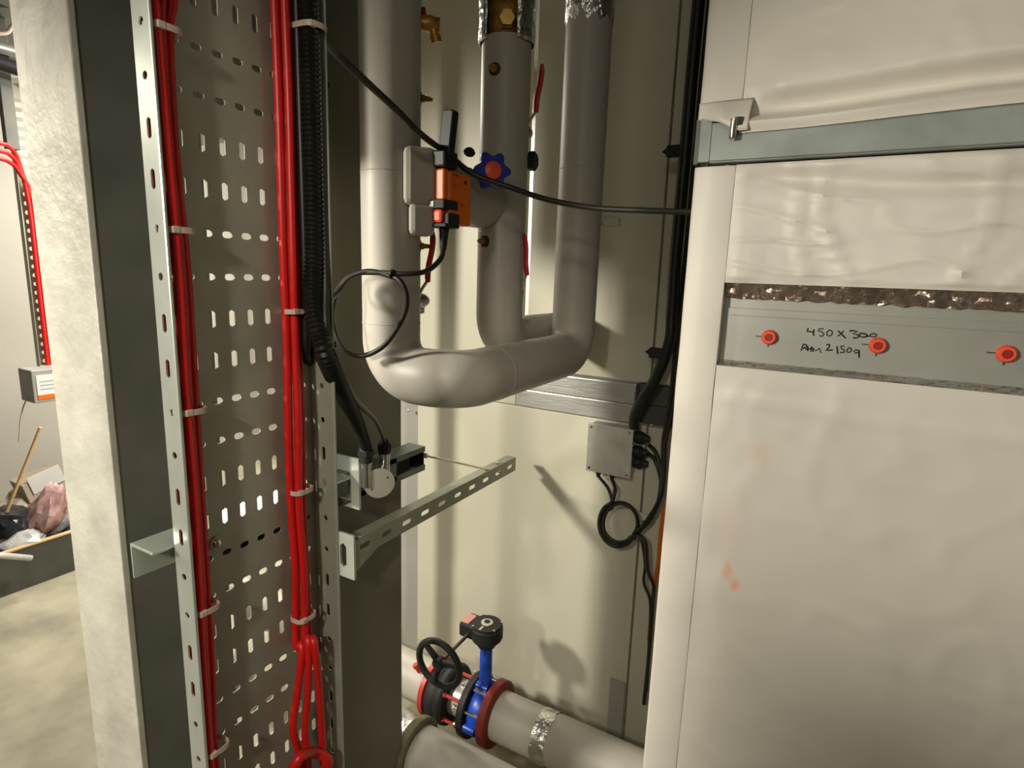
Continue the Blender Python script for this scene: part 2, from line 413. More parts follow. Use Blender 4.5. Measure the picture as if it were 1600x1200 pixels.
# ------------------------------------------------------------------ cables on the tray
def wob(a, i): return .0012 * math.sin(a * 3.1 + i)
for i, (y, x) in enumerate(((.3445, -.578), (.3515, -.586), (.360, -.590))):
    pts = [Vector((x, y, 2.9)), Vector((x - (.0), y + (i - 1) * .008 + .004, 2.15))]
    z = 2.01
    pts.append(Vector((x, y + (i - 1) * .001, z)))
    while z > .35:
        z -= .11; pts.append(Vector((x + wob(z * 9, i) , y - .002 + .004 * math.sin(z * 4 + 1) + wob(z * 7, i), z)))
    cable('red_cable', pts, .0052, redc, ['outermost red cable along the near left flange of the tray', 'middle red cable in the left bundle on the tray', 'innermost red cable of the left bundle, beside the slots'][i], group=None, seg=5)
for i, (y, x) in enumerate(((.483, -.588), (.491, -.581), (.500, -.586))):
    pts = [Vector((x, y + (i - 1) * .001, 2.9)), Vector((x, y, 2.2))]; z = 2.1
    while z > 1.34:
        z -= .1; pts.append(Vector((x + wob(z * 9, i), y - .004 * max(0, min(1, (1.9 - z) * 3)) + wob(z * 7, i + 2), z)))
    if i == 0: tgt = [(472, 1010), (465, 1080), (458, 1140), (470, 1200)]
    elif i == 1: tgt = [(482, 1000), (481, 1080), (477, 1140), (482, 1210)]
    else: tgt = [(490, 1000), (497, 1060), (502, 1130), (506, 1210)]
    for q in tgt: pts.append(X(q[0], q[1], -.575 + .006 * i))
    pts.append(pts[-1] + Vector((0, .0, -.2))); pts.append(pts[-1] + Vector((0, 0, -.3)))
    cable('red_cable', pts, .0052, redc, ['left red cable of the right bundle, bowing left near the bottom', 'middle red cable of the right bundle beside the black cables', 'right red cable of the right bundle, splaying right at the bottom'][i], seg=5)
# tangle of red at the foot of the right bundle
pts = [X(*q, -.56 + .01 * (i % 2)) for i, q in enumerate([(450, 1215), (470, 1182), (492, 1176), (512, 1188), (508, 1215)])]
cable('red_cable', pts, .007, redc, 'thick curl of red cable at the foot of the right bundle')
# black corrugated conduits and cables between the red cables and the far flange
pts = [Vector((-.568, .5125, 2.9)), Vector((-.568, .5125, 2.3)), Vector((-.568, .5125, 2.0)), Vector((-.569, .5115, 1.82)), X(489, 470, -.564), X(499, 520, -.552), X(512, 563, -.548), X(533, 610, -.60), X(556, 655, -.75), sp1 + Vector((0, 0, .036)), sp1 + Vector((0, 0, .005))]
cable('flexible_conduit', pts, .0118, blkc, 'thick black corrugated conduit curving off the tray to the round box', 'conduit', rib=.0028, n=14)
pts = [Vector((-.560, .5205, 2.9)), Vector((-.560, .5205, 2.3)), Vector((-.560, .5205, 2.0)), Vector((-.560, .5205, 1.8)), X(511, 520, -.545), X(530, 578, -.575), X(556, 625, -.67), X(585, 655, -.80), X(597, 680, -.89), sp2 + Vector((0, 0, .02))]
cable('black_cable', pts, .0048, cab, 'thin black cable dropping from the tray into the right spout gland')
for i, (y, x, r) in enumerate(((.5065, -.591, .0068), (.5190, -.590, .0062), (.5035, -.576, .0052))):
    pts = [Vector((x, y, 2.9)), Vector((x, y, 2.2)), Vector((x, y, 1.95)), Vector((x, y, 1.80)), Vector((x - .002, y, 1.73)), Vector((x - .010, y + .006, 1.69)), Vector((-.618, .545, 1.665)), Vector((-.645, .572, 1.62)), Vector((-.655, .588 + .012 * i, 1.5)), Vector((-.66, .590 + .012 * i, .6))]
    cable('black_cable', pts, r, blk, ['glossy black cable against the tray behind the corrugated conduit', 'glossy black cable squeezed into the corner of the far tray flange', 'slim glossy black cable between the red bundle and the corrugated conduit'][i])
# cable ties
def band(name, c, hy, hx, label, m=tiew, head=True, hz=.0030, mt=None):
    t = thing(name, label, 'cable tie', loc=tuple(c)); P = parts(t)
    bm = NB(); R = []
    for k in range(20):
        a = 2 * math.pi * k / 20; cc, ss = math.cos(a), math.sin(a)
        sx = math.copysign(abs(cc) ** .6, cc); sy = math.copysign(abs(ss) ** .6, ss)
        o_, i_ = Vector((c.x + sx * hx, c.y + sy * hy, c.z)), Vector((c.x + sx * (hx - .0014), c.y + sy * (hy - .0014), c.z))
        R.append([bm.verts.new(o_ + Vector((0, 0, -hz))), bm.verts.new(o_ + Vector((0, 0, hz))), bm.verts.new(i_ + Vector((0, 0, hz))), bm.verts.new(i_ + Vector((0, 0, -hz)))])
    rings(bm, R, closed=True); bmesh.ops.recalc_face_normals(bm, faces=bm.faces)
    P(obj('strap', bm, m, smooth=50))
    if head:
        h = Vector((c.x + hx * .8, c.y - hy * .5, c.z))
        P(obj('head', box(NB(), h - Vector((.0025, .004, .0035)), h + Vector((.003, .004, .0035))), m, bevel=.0012))
    return t
for (px, py), lb in zip([(252, 47), (276, 360), (299, 640), (322, 946), (338, 1162)],
        ['uppermost pale cable tie on the left red bundle', 'pale cable tie on the left red bundle level with a row of round holes', 'pale cable tie on the left red bundle at mid height', 'pale cable tie on the left red bundle below the tray bolt', 'lowest pale cable tie on the left red bundle']):
    p = X(px, py, -.585); band('cable_tie', Vector((-.584, .352, p.z)), .0150, .0135, lb)
for (px, py), lb in zip([(461, 486), (469, 765), (474, 962)],
        ['top pale cable tie on the right red bundle', 'middle pale cable tie on the right red bundle', 'lowest pale cable tie on the right red bundle, where the cables part']):
    p = X(px, py, -.585); band('cable_tie', Vector((-.585, p.y, p.z)), .0155, .0125, lb)
p = X(482, 52, -.580); band('cable_tie', Vector((-.575, .5135, p.z)), .0155, .026, 'wide white cable tie around the black cables at the top of the tray')
for (px, py), lb in zip([(509, 133), (520, 538)], ['small black cable tie stub sticking out by the tray lip near the top', 'small black cable tie stub on the tray lip below the cable coil']):
    p = Y(px, py, .548); t = thing('cable_tie', lb, 'cable tie', loc=tuple(p)); P = parts(t)
    P(obj('head', box(NB(), p - Vector((.004, .003, .004)), p + Vector((.004, .003, .004))), blkp, bevel=.001))
    P(obj('tail', box(NB(), p - Vector((.010, .001, .002)), p + Vector((.004, .001, .002))), blkp))

# ------------------------------------------------------------------ insulated pipes
def pipe(name, pts, r, label, fr=.085, m=lag, seams=True, ringsat=()):
    t = thing(name, label, 'pipe', loc=tuple(pts[-1])); P = parts(t)
    path = fillet(pts, fr, 14); P(obj('lagging', tube(NB(), path, r, 40), m, smooth=50))
    for p, d in ringsat:
        p = Vector(p); d = Vector(d)
        P(obj('seam_band', lathe(NB(), p - d * .0012, d, [(0, r + .0002), (.0006, r + .0011), (.0018, r + .0011), (.0024, r + .0002)], 40, caps=False), m, smooth=60))
    return t, P
RA = .060
tA, PA = pipe('insulated_pipe', [(-.83, .95, 3.05), (-.83, .95, 1.583), (-.655, .95, 1.583), (-.66, 1.52, 1.583), (-.66, 1.52, 3.05)], RA,
     'large white lagged pipe loop, down, sideways and up again in front', .074,
     ringsat=[((-.83, .95, 1.99), (0, 0, 1)), ((-.83, .95, 1.69), (0, 0, 1)), ((-.656, 1.08, 1.583), (0, 1, 0)), ((-.66, 1.52, 2.08), (0, 0, 1))])
# foil tape at the top of the right leg
bm = NB(); n = 36; R = []
for k, (z, rr) in enumerate([(2.437, .061), (2.445, .0635), (2.55, .0635), (2.70, .064), (2.80, .061)]):
    R.append([bm.verts.new(Vector((-.66 + math.cos(2 * math.pi * j / n) * (rr + .001 * math.sin(j * 2.7)), 1.52 + math.sin(2 * math.pi * j / n) * rr, z + (.010 * math.sin(j * 1.9) if k == 0 else 0)))) for j in range(n)])
rings(bm, R, caps=False); PA(obj('foil_tape', bm, foil, smooth=60, label='crinkled silver foil tape at the top of the right leg'))
tB, PB = pipe('insulated_pipe', [(-.78, 1.31, 2.345), (-.78, 1.31, 1.625), (-.78, 1.80, 1.625)], RA, 'white lagged pipe in the middle with test points and foil-wrapped top', .075,
     ringsat=[((-.78, 1.31, 1.90), (0, 0, 1))])
# foil wrapped strainer on top of pipe B : foil sleeve open to the front + brass body
bm = NB(); n = 40; R = []
for k, (z, rr) in enumerate([(2.336, .0655), (2.345, .068), (2.39, .0665), (2.44, .069), (2.52, .067), (2.62, .061)]):
    row = []
    for j in range(31):
        a = math.radians(-20 + 296 * j / 30)     # opening faces the camera side
        a += math.radians(-20)
        rj = rr + .003 * noise.noise(Vector((j * .9, k * 1.7, 0)))
        row.append(bm.verts.new(Vector((-.78 + math.cos(a) * rj, 1.31 + math.sin(a) * rj, z + .006 * noise.noise(Vector((j * .7, 3, k)))))))
    R.append(row)
for i in range(len(R) - 1):
    for j in range(30): bm.faces.new((R[i][j], R[i][j + 1], R[i + 1][j + 1], R[i + 1][j]))
PB(obj('foil_sleeve', bm, foil, smooth=60, solid=.001, label='torn silver foil sleeve around brass fitting'))
PB(obj('brass_body', lathe(NB(), (-.78, 1.31, 2.33), (0, 0, 1), [(0, .034), (.02, .045), (.05, .050), (.075, .050), (.095, .042), (.11, .030), (.14, .030), (.72, .030)], 24), brassd, smooth=50))
PB(obj('brass_hexagon', lathe(NB(), Vector((-.78, 1.31, 2.375)) + Vector((.025, -.045, 0)) * .6, (.5, -.85, 0), [(0, .022), (.022, .022), (.024, .018), (.032, .018)], 6), brass))
# cross branch between the legs with end box
t = thing('lagged_branch', 'white lagged cross branch with squared end box behind the orange actuator', 'pipe', loc=(-.80, 1.1, 1.95)); P = parts(t)
P(obj('lagging', lathe(NB(), (-.80, .97, 1.972), (0, 1, 0), [(.0, .055), (.04, .064), (.26, .066), (.32, .055)], 36), lag, smooth=40))
RZ = Matrix.Rotation(math.radians(48), 3, 'Z')
P(obj('end_box', box(NB(), (-.800, .925, 1.925), (-.735, .995, 2.035), RZ), lag, bevel=.012))
P(obj('end_skirt', box(NB(), (-.785, .93, 1.868), (-.735, .985, 1.93), RZ), lag, bevel=.010))
for z in (2.018, 1.965):
    P(obj('foil_rivet', lathe(NB(), (-.797, .918, z), (0, -1, 0), [(0, .0028), (.0018, .0022), (.0026, .0005)], 10), chrome, smooth=1))
P(obj('seam_foil', box(NB(), (-.7975, .917, 1.972), (-.7955, .919, 2.012)), foil))

# actuator
t = thing('valve_actuator', 'orange valve actuator with black cap and cable, mounted on the branch', 'actuator', loc=(-.715, 1.0, 1.94)); P = parts(t)
x0, x1 = -.738, -.700
P(obj('housing', box(NB(), (x0 + .004, .972, 1.893), (x1, 1.050, 1.994)), orange, bevel=.005))
P(obj('front_nose', box(NB(), (x0, .958, 1.936), (x1 - .003, .975, 1.996)), orange, bevel=.004))
P(obj('front_nose', box(NB(), (x0, .955, 1.893), (x1 - .006, .975, 1.920)), oplug, bevel=.006, label='brighter orange lower nose'))
P(obj('black_band', box(NB(), (x0 - .003, .951, 1.920), (x1 + .002, 1.0, 1.938)), blkp, bevel=.002))
P(obj('terminal_block', box(NB(), (-.715, .962, 1.885), (x1 + .006, 1.0, 1.913)), blkp, bevel=.002))
P(obj('terminal_base', box(NB(), (x0 - .004, .955, 1.885), (x1 + .004, 1.0, 1.893)), blkp, bevel=.002))
P(obj('window', box(NB(), (x0 + .004, .9495, 1.924), (x0 + .016, .9515, 1.934)), mat('smoky_window', (.20, .15, .14), .3)))
P(obj('screw_hole', lathe(NB(), (x1 - .0005, 1.027, 1.978), (1, 0, 0), [(0, .0042), (.001, .0042)], 14), ink))
for zz, y0, y1 in ((1.985, .984, .990), (1.985, .9925, .9985), (1.968, .984, .998), (1.9655, .984, .993), (1.936, 1.006, 1.02), (1.933, 1.006, 1.028), (1.930, 1.006, 1.022)):
    P(obj('print', box(NB(), (x1 - .0003, y0, zz), (x1 + .0004, y1, zz + .0012 + (.004 if zz > 1.98 else 0))), mat('brown_print', (.25, .05, .01), .5)))
P(obj('cap', box(NB(), (-.745, .955, 1.998), (-.700, 1.0, 2.030)), mat('matt_black', (.004, .004, .004)), bevel=.004))
bm = NB(); prism(bm, [(-.722, .962, 2.02), (-.696, .962, 2.02), (-.6865, .962, 2.098), (-.690, .962, 2.102), (-.708, .962, 2.103), (-.713, .962, 2.098)], (0, .020, 0))
P(obj('manual_lever', bm, mat('matt_black', (.004, .004, .004), .8, spec=.15), bevel=.003))
P(obj('cable_boot', lathe(NB(), X(694, 357, -.715), X(692, 396, -.715) - X(694, 357, -.715), [(0, .0105), (.010, .009), (.030, .0075), (.042, .006)], 14), blkp, smooth=40))

# coiled actuator cable
q = [(693, 385, .97), (688, 405, .95), (665, 424, .90), (630, 428, .87), (595, 426, .86), (555, 428, .85), (533, 445, .84), (522, 470, .82),
     (520, 505, .82), (535, 543, .83), (565, 556, .86), (600, 540, .87), (628, 500, .87), (636, 468, .865), (626, 440, .862), (606, 430, .862), (575, 424, .855), (545, 434, .84), (528, 456, .82), (515, 470, .78), (505, 480, .70), (500, 500, .58)]
cable('actuator_cable', [Y(a, b, c) for a, b, c in q], .0052, cab, 'dark cable looped in a coil in front of the left pipe leg')
p = Y(614, 428, .862)
tag(obj('cable_tie', lathe(NB(), p - Vector((.004, 0, 0)), (1, 0, -.3), [(0, .0095), (.005, .0095)], 12), blkp), 'tiny black tie where the actuator coil crosses itself', 'cable tie')
# long sagging cable
q = [(497, 20, .57), (503, 58, .575), (530, 88, .66), (580, 135, .74), (620, 172, .82), (658, 210, .87), (700, 241, 1.01), (740, 272, 1.06), (800, 294, 1.09), (860, 313, 1.14), (930, 325, 1.16), (1010, 329, 1.15), (1075, 331, 1.165), (1130, 331, 1.19)]
cable('sagging_cable', [Y(a, b, c) for a, b, c in q], .0058, cab, 'long dark cable sagging from the tray across to the insulated duct', n=10)

# blue balancing valve handwheel with red cap
t = thing('balancing_valve', 'blue lobed handwheel with round red cap beside the actuator', 'valve', loc=(-.71, 1.15, 2.0)); P = parts(t)
c = Y(768, 268, 1.135); d = Vector((.72, -.70, .05)).normalized(); a, b_ = frame(d)
bm = NB(); n = 60; R = []
for tt, kk in ((-.006, .93), (-.004, 1), (.010, 1), (.013, .95)):
    row = []
    for j in range(n):
        an = 2 * math.pi * j / n; rr = (.0365 + .0060 * math.cos(6 * an)) * kk
        row.append(bm.verts.new(c + d * tt + a * (rr * math.cos(an)) + b_ * (rr * math.sin(an))))
    R.append(row)
rings(bm, R); P(obj('handwheel', bm, blue, smooth=40))
P(obj('red_cap', lathe(NB(), c + d * .013, d, [(0, .0185), (.003, .0185), (.0045, .0165)], 28), oplug, smooth=40, label='red round cap in the handwheel centre'))
P(obj('stem', lathe(NB(), c - d * .05, d, [(0, .016), (.045, .016)], 20), brassd, smooth=40))
P(obj('rear_knob', lathe(NB(), Y(733, 240, 1.17), (.5, -.5, .6), [(0, .012), (.004, .014), (.01, .010)], 16), blkp, smooth=40))
t = thing('side_valve', 'round black ribbed knob poking out right of the middle pipe', 'knob', loc=tuple(Y(832, 252, 1.36))); P = parts(t)
c = Y(826, 252, 1.36)
P(obj('grip', lathe(NB(), c, (1, .1, 0), [(0, .020), (.004, .0235), (.016, .0235), (.020, .018)], 14), blkp, smooth=20))
P(obj('stem', lathe(NB(), c, (-1, .0, 0), [(0, .008), (.03, .008)], 12), brassd, smooth=40))

# lever valves
def lever(label, top, bot, stem, ctr, yv, dx=.0):
    t = thing('lever_valve', label, 'valve', 'red lever drain valves', loc=tuple(Y(*ctr, yv))); P = parts(t)
    a_, b__, s_, c_ = Y(*top, yv), Y(*bot, yv), Y(*stem, yv), Y(*ctr, yv + .02)
    bm = NB(); d = b__ - a_; n = 14; R = []
    for k in range(9):
        f = k / 8; w = .0072 * (math.sin(min(1, f * 5 + .25) * math.pi / 2)) ** .7 * (1 if f < .93 else .85)
        p_ = a_ + d * f + Vector((0, .004 * math.sin(f * 6), 0))
        R.append([bm.verts.new(p_ + Vector((w * math.cos(2 * math.pi * j / n), .0035 * math.sin(2 * math.pi * j / n), 0))) for j in range(n)])
    rings(bm, R); P(obj('lever_grip', bm, redl, smooth=50))
    bm = NB(); tube(bm, [b__ - d * .05, s_, c_], .0035, 8); P(obj('lever_arm', bm, chrome, smooth=50))
    P(obj('body', lathe(NB(), c_ + Vector((0, .03, 0)), (.2, -1, 0), [(0, .013), (.012, .016), (.024, .016), (.03, .011), (.038, .011)], 16), chrome, smooth=40))
    P(obj('nut', lathe(NB(), c_ + Vector((.0, -.008, 0)), (.2, -1, 0), [(0, .009), (.008, .009)], 6), chrome))
    P(obj('outlet', lathe(NB(), c_ + Vector((0, .012, 0)), (-.2, .2, -1), [(0, .009), (.014, .009), (.014, .012), (.026, .012)], 12), chrome, smooth=40))
    return t
lever('red lever valve hanging beside the left pipe leg under the actuator', (676, 361), (669, 441), (661, 449), (650, 470), .985)
lever('red lever valve low on the right side of the middle pipe', (819, 366), (824, 430), (818, 440), (804, 458), 1.30)
lever('red lever valve high on the right side of the middle pipe', (847, 100), (838, 176), (831, 184), (816, 205), 1.32)
# pressure test points
def testpoint(p, d, label, m, s=1):
    t = thing('test_point', label, 'test point', 'brass test points', loc=tuple(p)); P = parts(t)
    P(obj('seal_ring', lathe(NB(), p, d, [(0, .0145 * s), (.003, .0145 * s)], 20), mat('dark_brown_bore', (.05, .025, .015), .6), smooth=40))
    P(obj('body', lathe(NB(), p, d, [(0, .0095 * s), (.009, .0095 * s), (.009, .007 * s), (.020, .006 * s)], 6), m))
    P(obj('tip', lathe(NB(), Vector(p) + Vector(d).normalized() * .02, Vector(d) + Vector((-.2, 0, -.15)), [(0, .004), (.005, .0035)], 8), m, smooth=50))
for (px, py), lb, m in (((773, 108), 'dark brass test point high on the middle pipe', brassd), ((757, 377), 'shiny brass test point low on the middle pipe', brass)):
    e = Y(px, py, 1.25); ax = Vector((-.78, 1.31, e.z)); d = (Y(px, py, 1.2) - ax); d = Vector((e.x - ax.x, e.y - ax.y, 0)).normalized()
    testpoint(ax + d * .059, d, lb, m)
for (px, py), lb in (((661, 157), 'dark test point peeping past the left pipe leg near the top'), ((661, 385), 'dark test point behind the red lever below the actuator')):
    e = X(px, py, -.79); d = Vector((.75, .66, 0)).normalized()
    testpoint(Vector((-.83, .95, e.z)) + d * .058, d, lb, brassd, .8)
t = thing('brass_drain_cock', 'amber brass drain cock with cap, high behind the left pipe leg', 'valve', loc=tuple(X(670, 50, -.8))); P = parts(t)
c = Vector((-.782, .995, X(670, 50, -.8).z))
P(obj('body', lathe(NB(), c, (.75, .66, 0), [(-.02, .010), (.0, .014), (.012, .016), (.02, .013), (.03, .013)], 16), brassd, smooth=40))
P(obj('cap', lathe(NB(), c + Vector((.012, .01, 0)), (.2, .2, -1), [(0, .009), (.02, .009), (.022, .011), (.034, .010)], 12), brassd, smooth=40))
P(obj('top_nut', lathe(NB(), c + Vector((-.0, .0, .008)), (-.1, 0, 1), [(0, .006), (.02, .004)], 8), mat('red_copper', (.35, .07, .02), .35, .8)))

# ------------------------------------------------------------------ back wall: box, glands, cables, tag
t = thing('junction_box', 'square grey metal junction box on the back wall under the rail', 'junction box', loc=(-.61, 1.75, 1.25)); P = parts(t)
P(obj('housing', box(NB(), (-.680, 1.745, 1.170), (-.535, 1.80, 1.325)), mat('cast_alu_box', (.60, .60, .54), .45, .3, .1, 14), bevel=.004))
P(obj('lid', box(NB(), (-.684, 1.737, 1.166), (-.531, 1.745, 1.329)), mat('cast_alu_box', (.6, .6, .54)), bevel=.003))
for a in (-.672, -.543):
    for z in (1.178, 1.317):
        P(obj('lid_screw', lathe(NB(), (a, 1.737, z), (0, -1, 0), [(0, .0045), (.0015, .004)], 12), blkp if (a < -.6 and z < 1.2) else chrome, smooth=30))
for a in (-.648, -.60):
    P(obj('gland', lathe(NB(), (a, 1.765, 1.166), (0, 0, -1), [(0, .011), (.008, .011), (.016, .007), (.024, .006)], 12), blkp, smooth=30))
for z, yy in ((1.30, 1.77), (1.255, 1.762), (1.215, 1.775)):
    P(obj('side_gland', lathe(NB(), (-.533, yy, z), (1, 0, 0), [(0, .018), (.014, .020), (.022, .020), (.032, .013), (.045, .010)], 10), blkp))
YB = 1.72
cable('rising_black_conduit', [(-.40 - .015, 1.69, 3.04), (-.428, 1.69, 2.5), (-.430, 1.69, 2.1), (-.432, 1.69, 1.85), Y(1050, 490, 1.69), Y(1046, 535, 1.69), Y(1025, 590, 1.70), Y(1003, 625, 1.72), Y(992, 650, 1.74), Y(991, 668, 1.75)], .0165, blk, 'thick black conduit rising to the top between wall and duct', 'conduit', n=14)
def ring_px(cx, cy, rx, ry, a0, a1, n, yv):
    return [Y(cx + rx * math.cos(math.radians(a0 + (a1 - a0) * k / n)), cy - ry * math.sin(math.radians(a0 + (a1 - a0) * k / n)), yv + .004 * math.sin(k)) for k in range(n + 1)]
for i, lb in enumerate(['slim black cable strapped to the right of the rising conduit', 'second slim black cable nearest the duct edge']):
    q = [Vector((-.392 + .010 * i, 1.70, 3.04)), Vector((-.405 + .010 * i, 1.70, 2.4)), Vector((-.408 + .01 * i, 1.70, 1.9))]
    q2 = [Y(a, b, YB - .004 * i) for a, b in [(1058 + 6 * i, 500), (1048 + 6 * i, 620), (1036 + 4 * i, 690), (1036 + 2 * i, 740), (1032, 778), (1014 - 3 * i, 815)]]
    cable('black_cable', q + q2 + ring_px(968 + i, 818 - i, 29 - 2 * i, 33 - 3 * i, -25, -392, 15, YB - .012 - .008 * i), .0056, cab, lb)
cable('black_cable', [Vector((-.648, 1.765, 1.145)), Y(951, 765, 1.72)] + ring_px(967, 819, 24, 31, 115, 320, 9, 1.712) + [Y(1000, 838, 1.70), Y(1008, 880, 1.71), Y(1006, 910, 1.71), Y(1016, 942, 1.71), Y(1014, 1010, 1.72), Y(1010, 1080, 1.72)], .0052, cab, 'black cable from the left gland of the junction box through the coil')
cable('black_cable', [Vector((-.60, 1.765, 1.145)), Y(961, 765, 1.715)] + ring_px(966, 818, 30, 36, 110, 330, 9, 1.70) + [Y(1008, 846, 1.69), Y(1012, 890, 1.70), Y(1021, 915, 1.70), Y(1020, 940, 1.71), Y(1016, 1000, 1.725), Y(1006, 1100, 1.725)], .0062, cab, 'black cable from the right gland of the junction box through the coil')
for k, (a, b) in enumerate([(1014, 695), (1012, 708)]):
    cable('black_cable', [Y(a, b, 1.765), Y(1024, b + 12, 1.75), Y(1033, b + 45, 1.735), Y(1028, 785, 1.71 + .01 * k), Y(1005, 822, 1.715), Y(990, 842, 1.73)], .0065, blk, ['upper black cable bending down out of the side glands', 'lower black cable bending down out of the side glands'][k])
tag(obj('cable_tie', box(NB(), Y(968, 851, 1.70) - Vector((.004, .006, .008)), Y(968, 851, 1.70) + Vector((.004, .006, .006))), blkp, bevel=.001), 'black tie head at the bottom of the coil under the junction box', 'cable tie')
for (px, py), lb in zip([(1052, 236), (1024, 551)], ['black clip on the rising conduit, upper one beside the duct', 'black clip on the rising conduit, lower one at its bend']):
    p = Y(px, py, 1.69); t = thing('conduit_clip', lb, 'clip', loc=tuple(p)); P = parts(t)
    P(obj('body', box(NB(), p - Vector((.018, .010, .017)), p + Vector((.028, .008, .015))), blkp, bevel=.005))
    P(obj('tail', prism(NB(), [p + Vector((-.032, 0, .0)), p + Vector((-.016, 0, -.012)), p + Vector((-.016, 0, .012))], (0, .006, 0)), blkp))
cable('orange_cable', [Y(1040, 790, 1.72), Y(1033, 830, 1.72), Y(1029, 880, 1.72), Y(1022, 915, 1.74), Y(1014, 1000, 1.76)], .0075, mat('orange_cable_sheath', (.65, .14, .01), .45), 'orange cable hanging behind the duct edge at mid height')
a, b = Y(936, 341, 1.797), Y(967, 353, 1.797)
t = thing('wall_tag', 'small white printed tag on the upper back wall panel', 'tag', loc=tuple(a)); P = parts(t)
P(obj('plate', box(NB(), (a.x, 1.795, b.z), (b.x, 1.80, a.z)), mat('tag_grey_white', (.55, .57, .52), .5), bevel=.0005))
def strokes(S_, f, r, m, P, name='lettering', n=5, d=.0):
    for s in S_:
        bm = NB(); tube(bm, [f(*q) for q in s], r, n); P(obj(name, bm, m))
f = lambda x, z: Vector((a.x + .004 + x * .010, 1.7947, b.z + .004 + z * .011))
strokes([[(0, 0), (.35, 1), (.7, 0)], [(.15, .4), (.55, .4)], [(1, 1), (1, 0), (1.5, 0)]], f, .0007, ink, P)

# ------------------------------------------------------------------ insulated duct on the right
t = thing('insulated_duct', 'big duct in wrinkled white lagging filling the right side', 'duct', loc=(.4, 1.1, 0)); P = parts(t)
YD = 1.05; XL = -.25
P(obj('duct_core', box(NB(), (XL + .012, YD + .034, 0), (1.9, YD + .10, 3.05)), ductm))
def fold(x, z, seed, amp):
    """soft wrinkle field: sharp ridges from warped noise"""
    p = Vector((x * 3.2 + seed, z * 3.2, seed * .37))
    wv = noise.noise(p) * 1.5
    r1 = 1 - abs(noise.noise(Vector((x * 9 + wv, z * 5.0 - wv, seed + 3))) * 2.2)
    r2 = 1 - abs(noise.noise(Vector((x * 5 - wv, z * 13 + wv, seed + 9))) * 2.2)
    r3 = 1 - abs(noise.noise(Vector((x * 17 + z * 8 + wv, z * 19 - x * 6, seed + 19))) * 2.4)
    return amp * (max(0, r1) ** 6 * .5 + max(0, r2) ** 7 * .3 + max(0, r3) ** 6 * .22 * max(0, noise.noise(p * 1.3 + Vector((0, 0, 4))) + .4) + noise.noise(p * .8) * .4 + .12 * noise.noise(p * 6))
def quiltpanel(nm, x0, x1, ztop, zbot, fn, nx=110, nz=70, m=quilt, label=None):
    """ztop, zbot callables of x; fn(x, s, z) -> outward offset (towards -Y)"""
    bm = NB(); G = []
    for i in range(nx + 1):
        x = x0 + (x1 - x0) * (i / nx) ** 1.0; row = []
        for j in range(nz + 1):
            s = j / nz; z = ztop(x) + (zbot(x) - ztop(x)) * s
            row.append(bm.verts.new((x, YD - fn(x, s, z), z)))
        G.append(row)
    for i in range(nx):
        for j in range(nz): bm.faces.new((G[i][j], G[i][j + 1], G[i + 1][j + 1], G[i + 1][j]))
    # return edges into the duct
    edge = [G[0][j] for j in range(nz + 1)] + [G[i][nz] for i in range(1, nx + 1)] + [G[nx][j] for j in range(nz - 1, -1, -1)] + [G[i][0] for i in range(nx - 1, 0, -1)]
    back = [bm.verts.new((v.co.x, YD + .034, v.co.z)) for v in edge]
    for k in range(len(edge)):
        l = (k + 1) % len(edge); bm.faces.new((edge[k], edge[l], back[l], back[k]))
    bmesh.ops.recalc_face_normals(bm, faces=bm.faces)
    return P(obj(nm, bm, m, smooth=45, label=label))
XE = -.182; XR = 1.25
def sm(a, b, x): t_ = max(0, min(1, (x - a) / (b - a))); return t_ * t_ * (3 - 2 * t_)
# upper panel: bulges over the rail in two rolls
def up(x, s, z):
    q = z - .008 * sm(-.15, .35, x) - .003 * math.sin(x * 14)
    a_ = .020 * (math.exp(-((q - 2.098) / .055) ** 2) if q > 2.098 else 1)
    a_ += (-.004 - a_) * sm(2.098, 2.074, q) if q <= 2.098 else 0
    a_ += (.030 - a_) * sm(2.070, 2.046, q) if q <= 2.070 else 0
    a_ += -.005 * sm(2.046, 2.034, q)
    w_ = sm(-.170, -.120, x)
    return a_ * (w_ if q > 2.06 else sm(-.19, -.178, x)) + fold(x, z, 1.3, .006) * sm(0, .03, x - XE) * (1 if z > 2.1 else .4)
quiltpanel('lagging_panel', XE, XR, lambda x: 3.04, lambda x: 2.030 + .009 * sm(-.15, .2, x), up, 130, 200)
def mid(x, s, z):
    e = sm(0, .02, x - XE) * sm(0, .05, s) * sm(0, .06, 1 - s)
    sag = -.012 * math.exp(-((z - 1.965 + .02 * sm(-.15, .1, x)) / .014) ** 2) * sm(-.18, -.1, x)
    return sag + fold(x, z, 5.1, .012) * e + .004 * math.exp(-((x - XE - .012) / .01) ** 2) * e
quiltpanel('lagging_panel', XE, XR, lambda x: 1.987, lambda x: 1.797, mid, 130, 60)
def lowp(x, s, z):
    e = sm(0, .015, x - XE) * sm(0, .02, s)
    return fold(x, z, 8.7, .0075) * e * (1 if z > 1.25 else .55 + .45 * sm(.9, 1.25, z)) + .003 * math.exp(-((z - 1.595 + .004 * math.sin(x * 9)) / .008) ** 2) * e
qs = mat('white_foil_lagging_stained', (.70, .66, .59), .46, 0, .04, 3, .10, 16, coat=0)
N = qs.node_tree.nodes; L = qs.node_tree.links; bs = N['Principled BSDF']; src = bs.inputs['Base Color'].links[0].from_socket
tc = N.new('ShaderNodeTexCoord'); acc = None
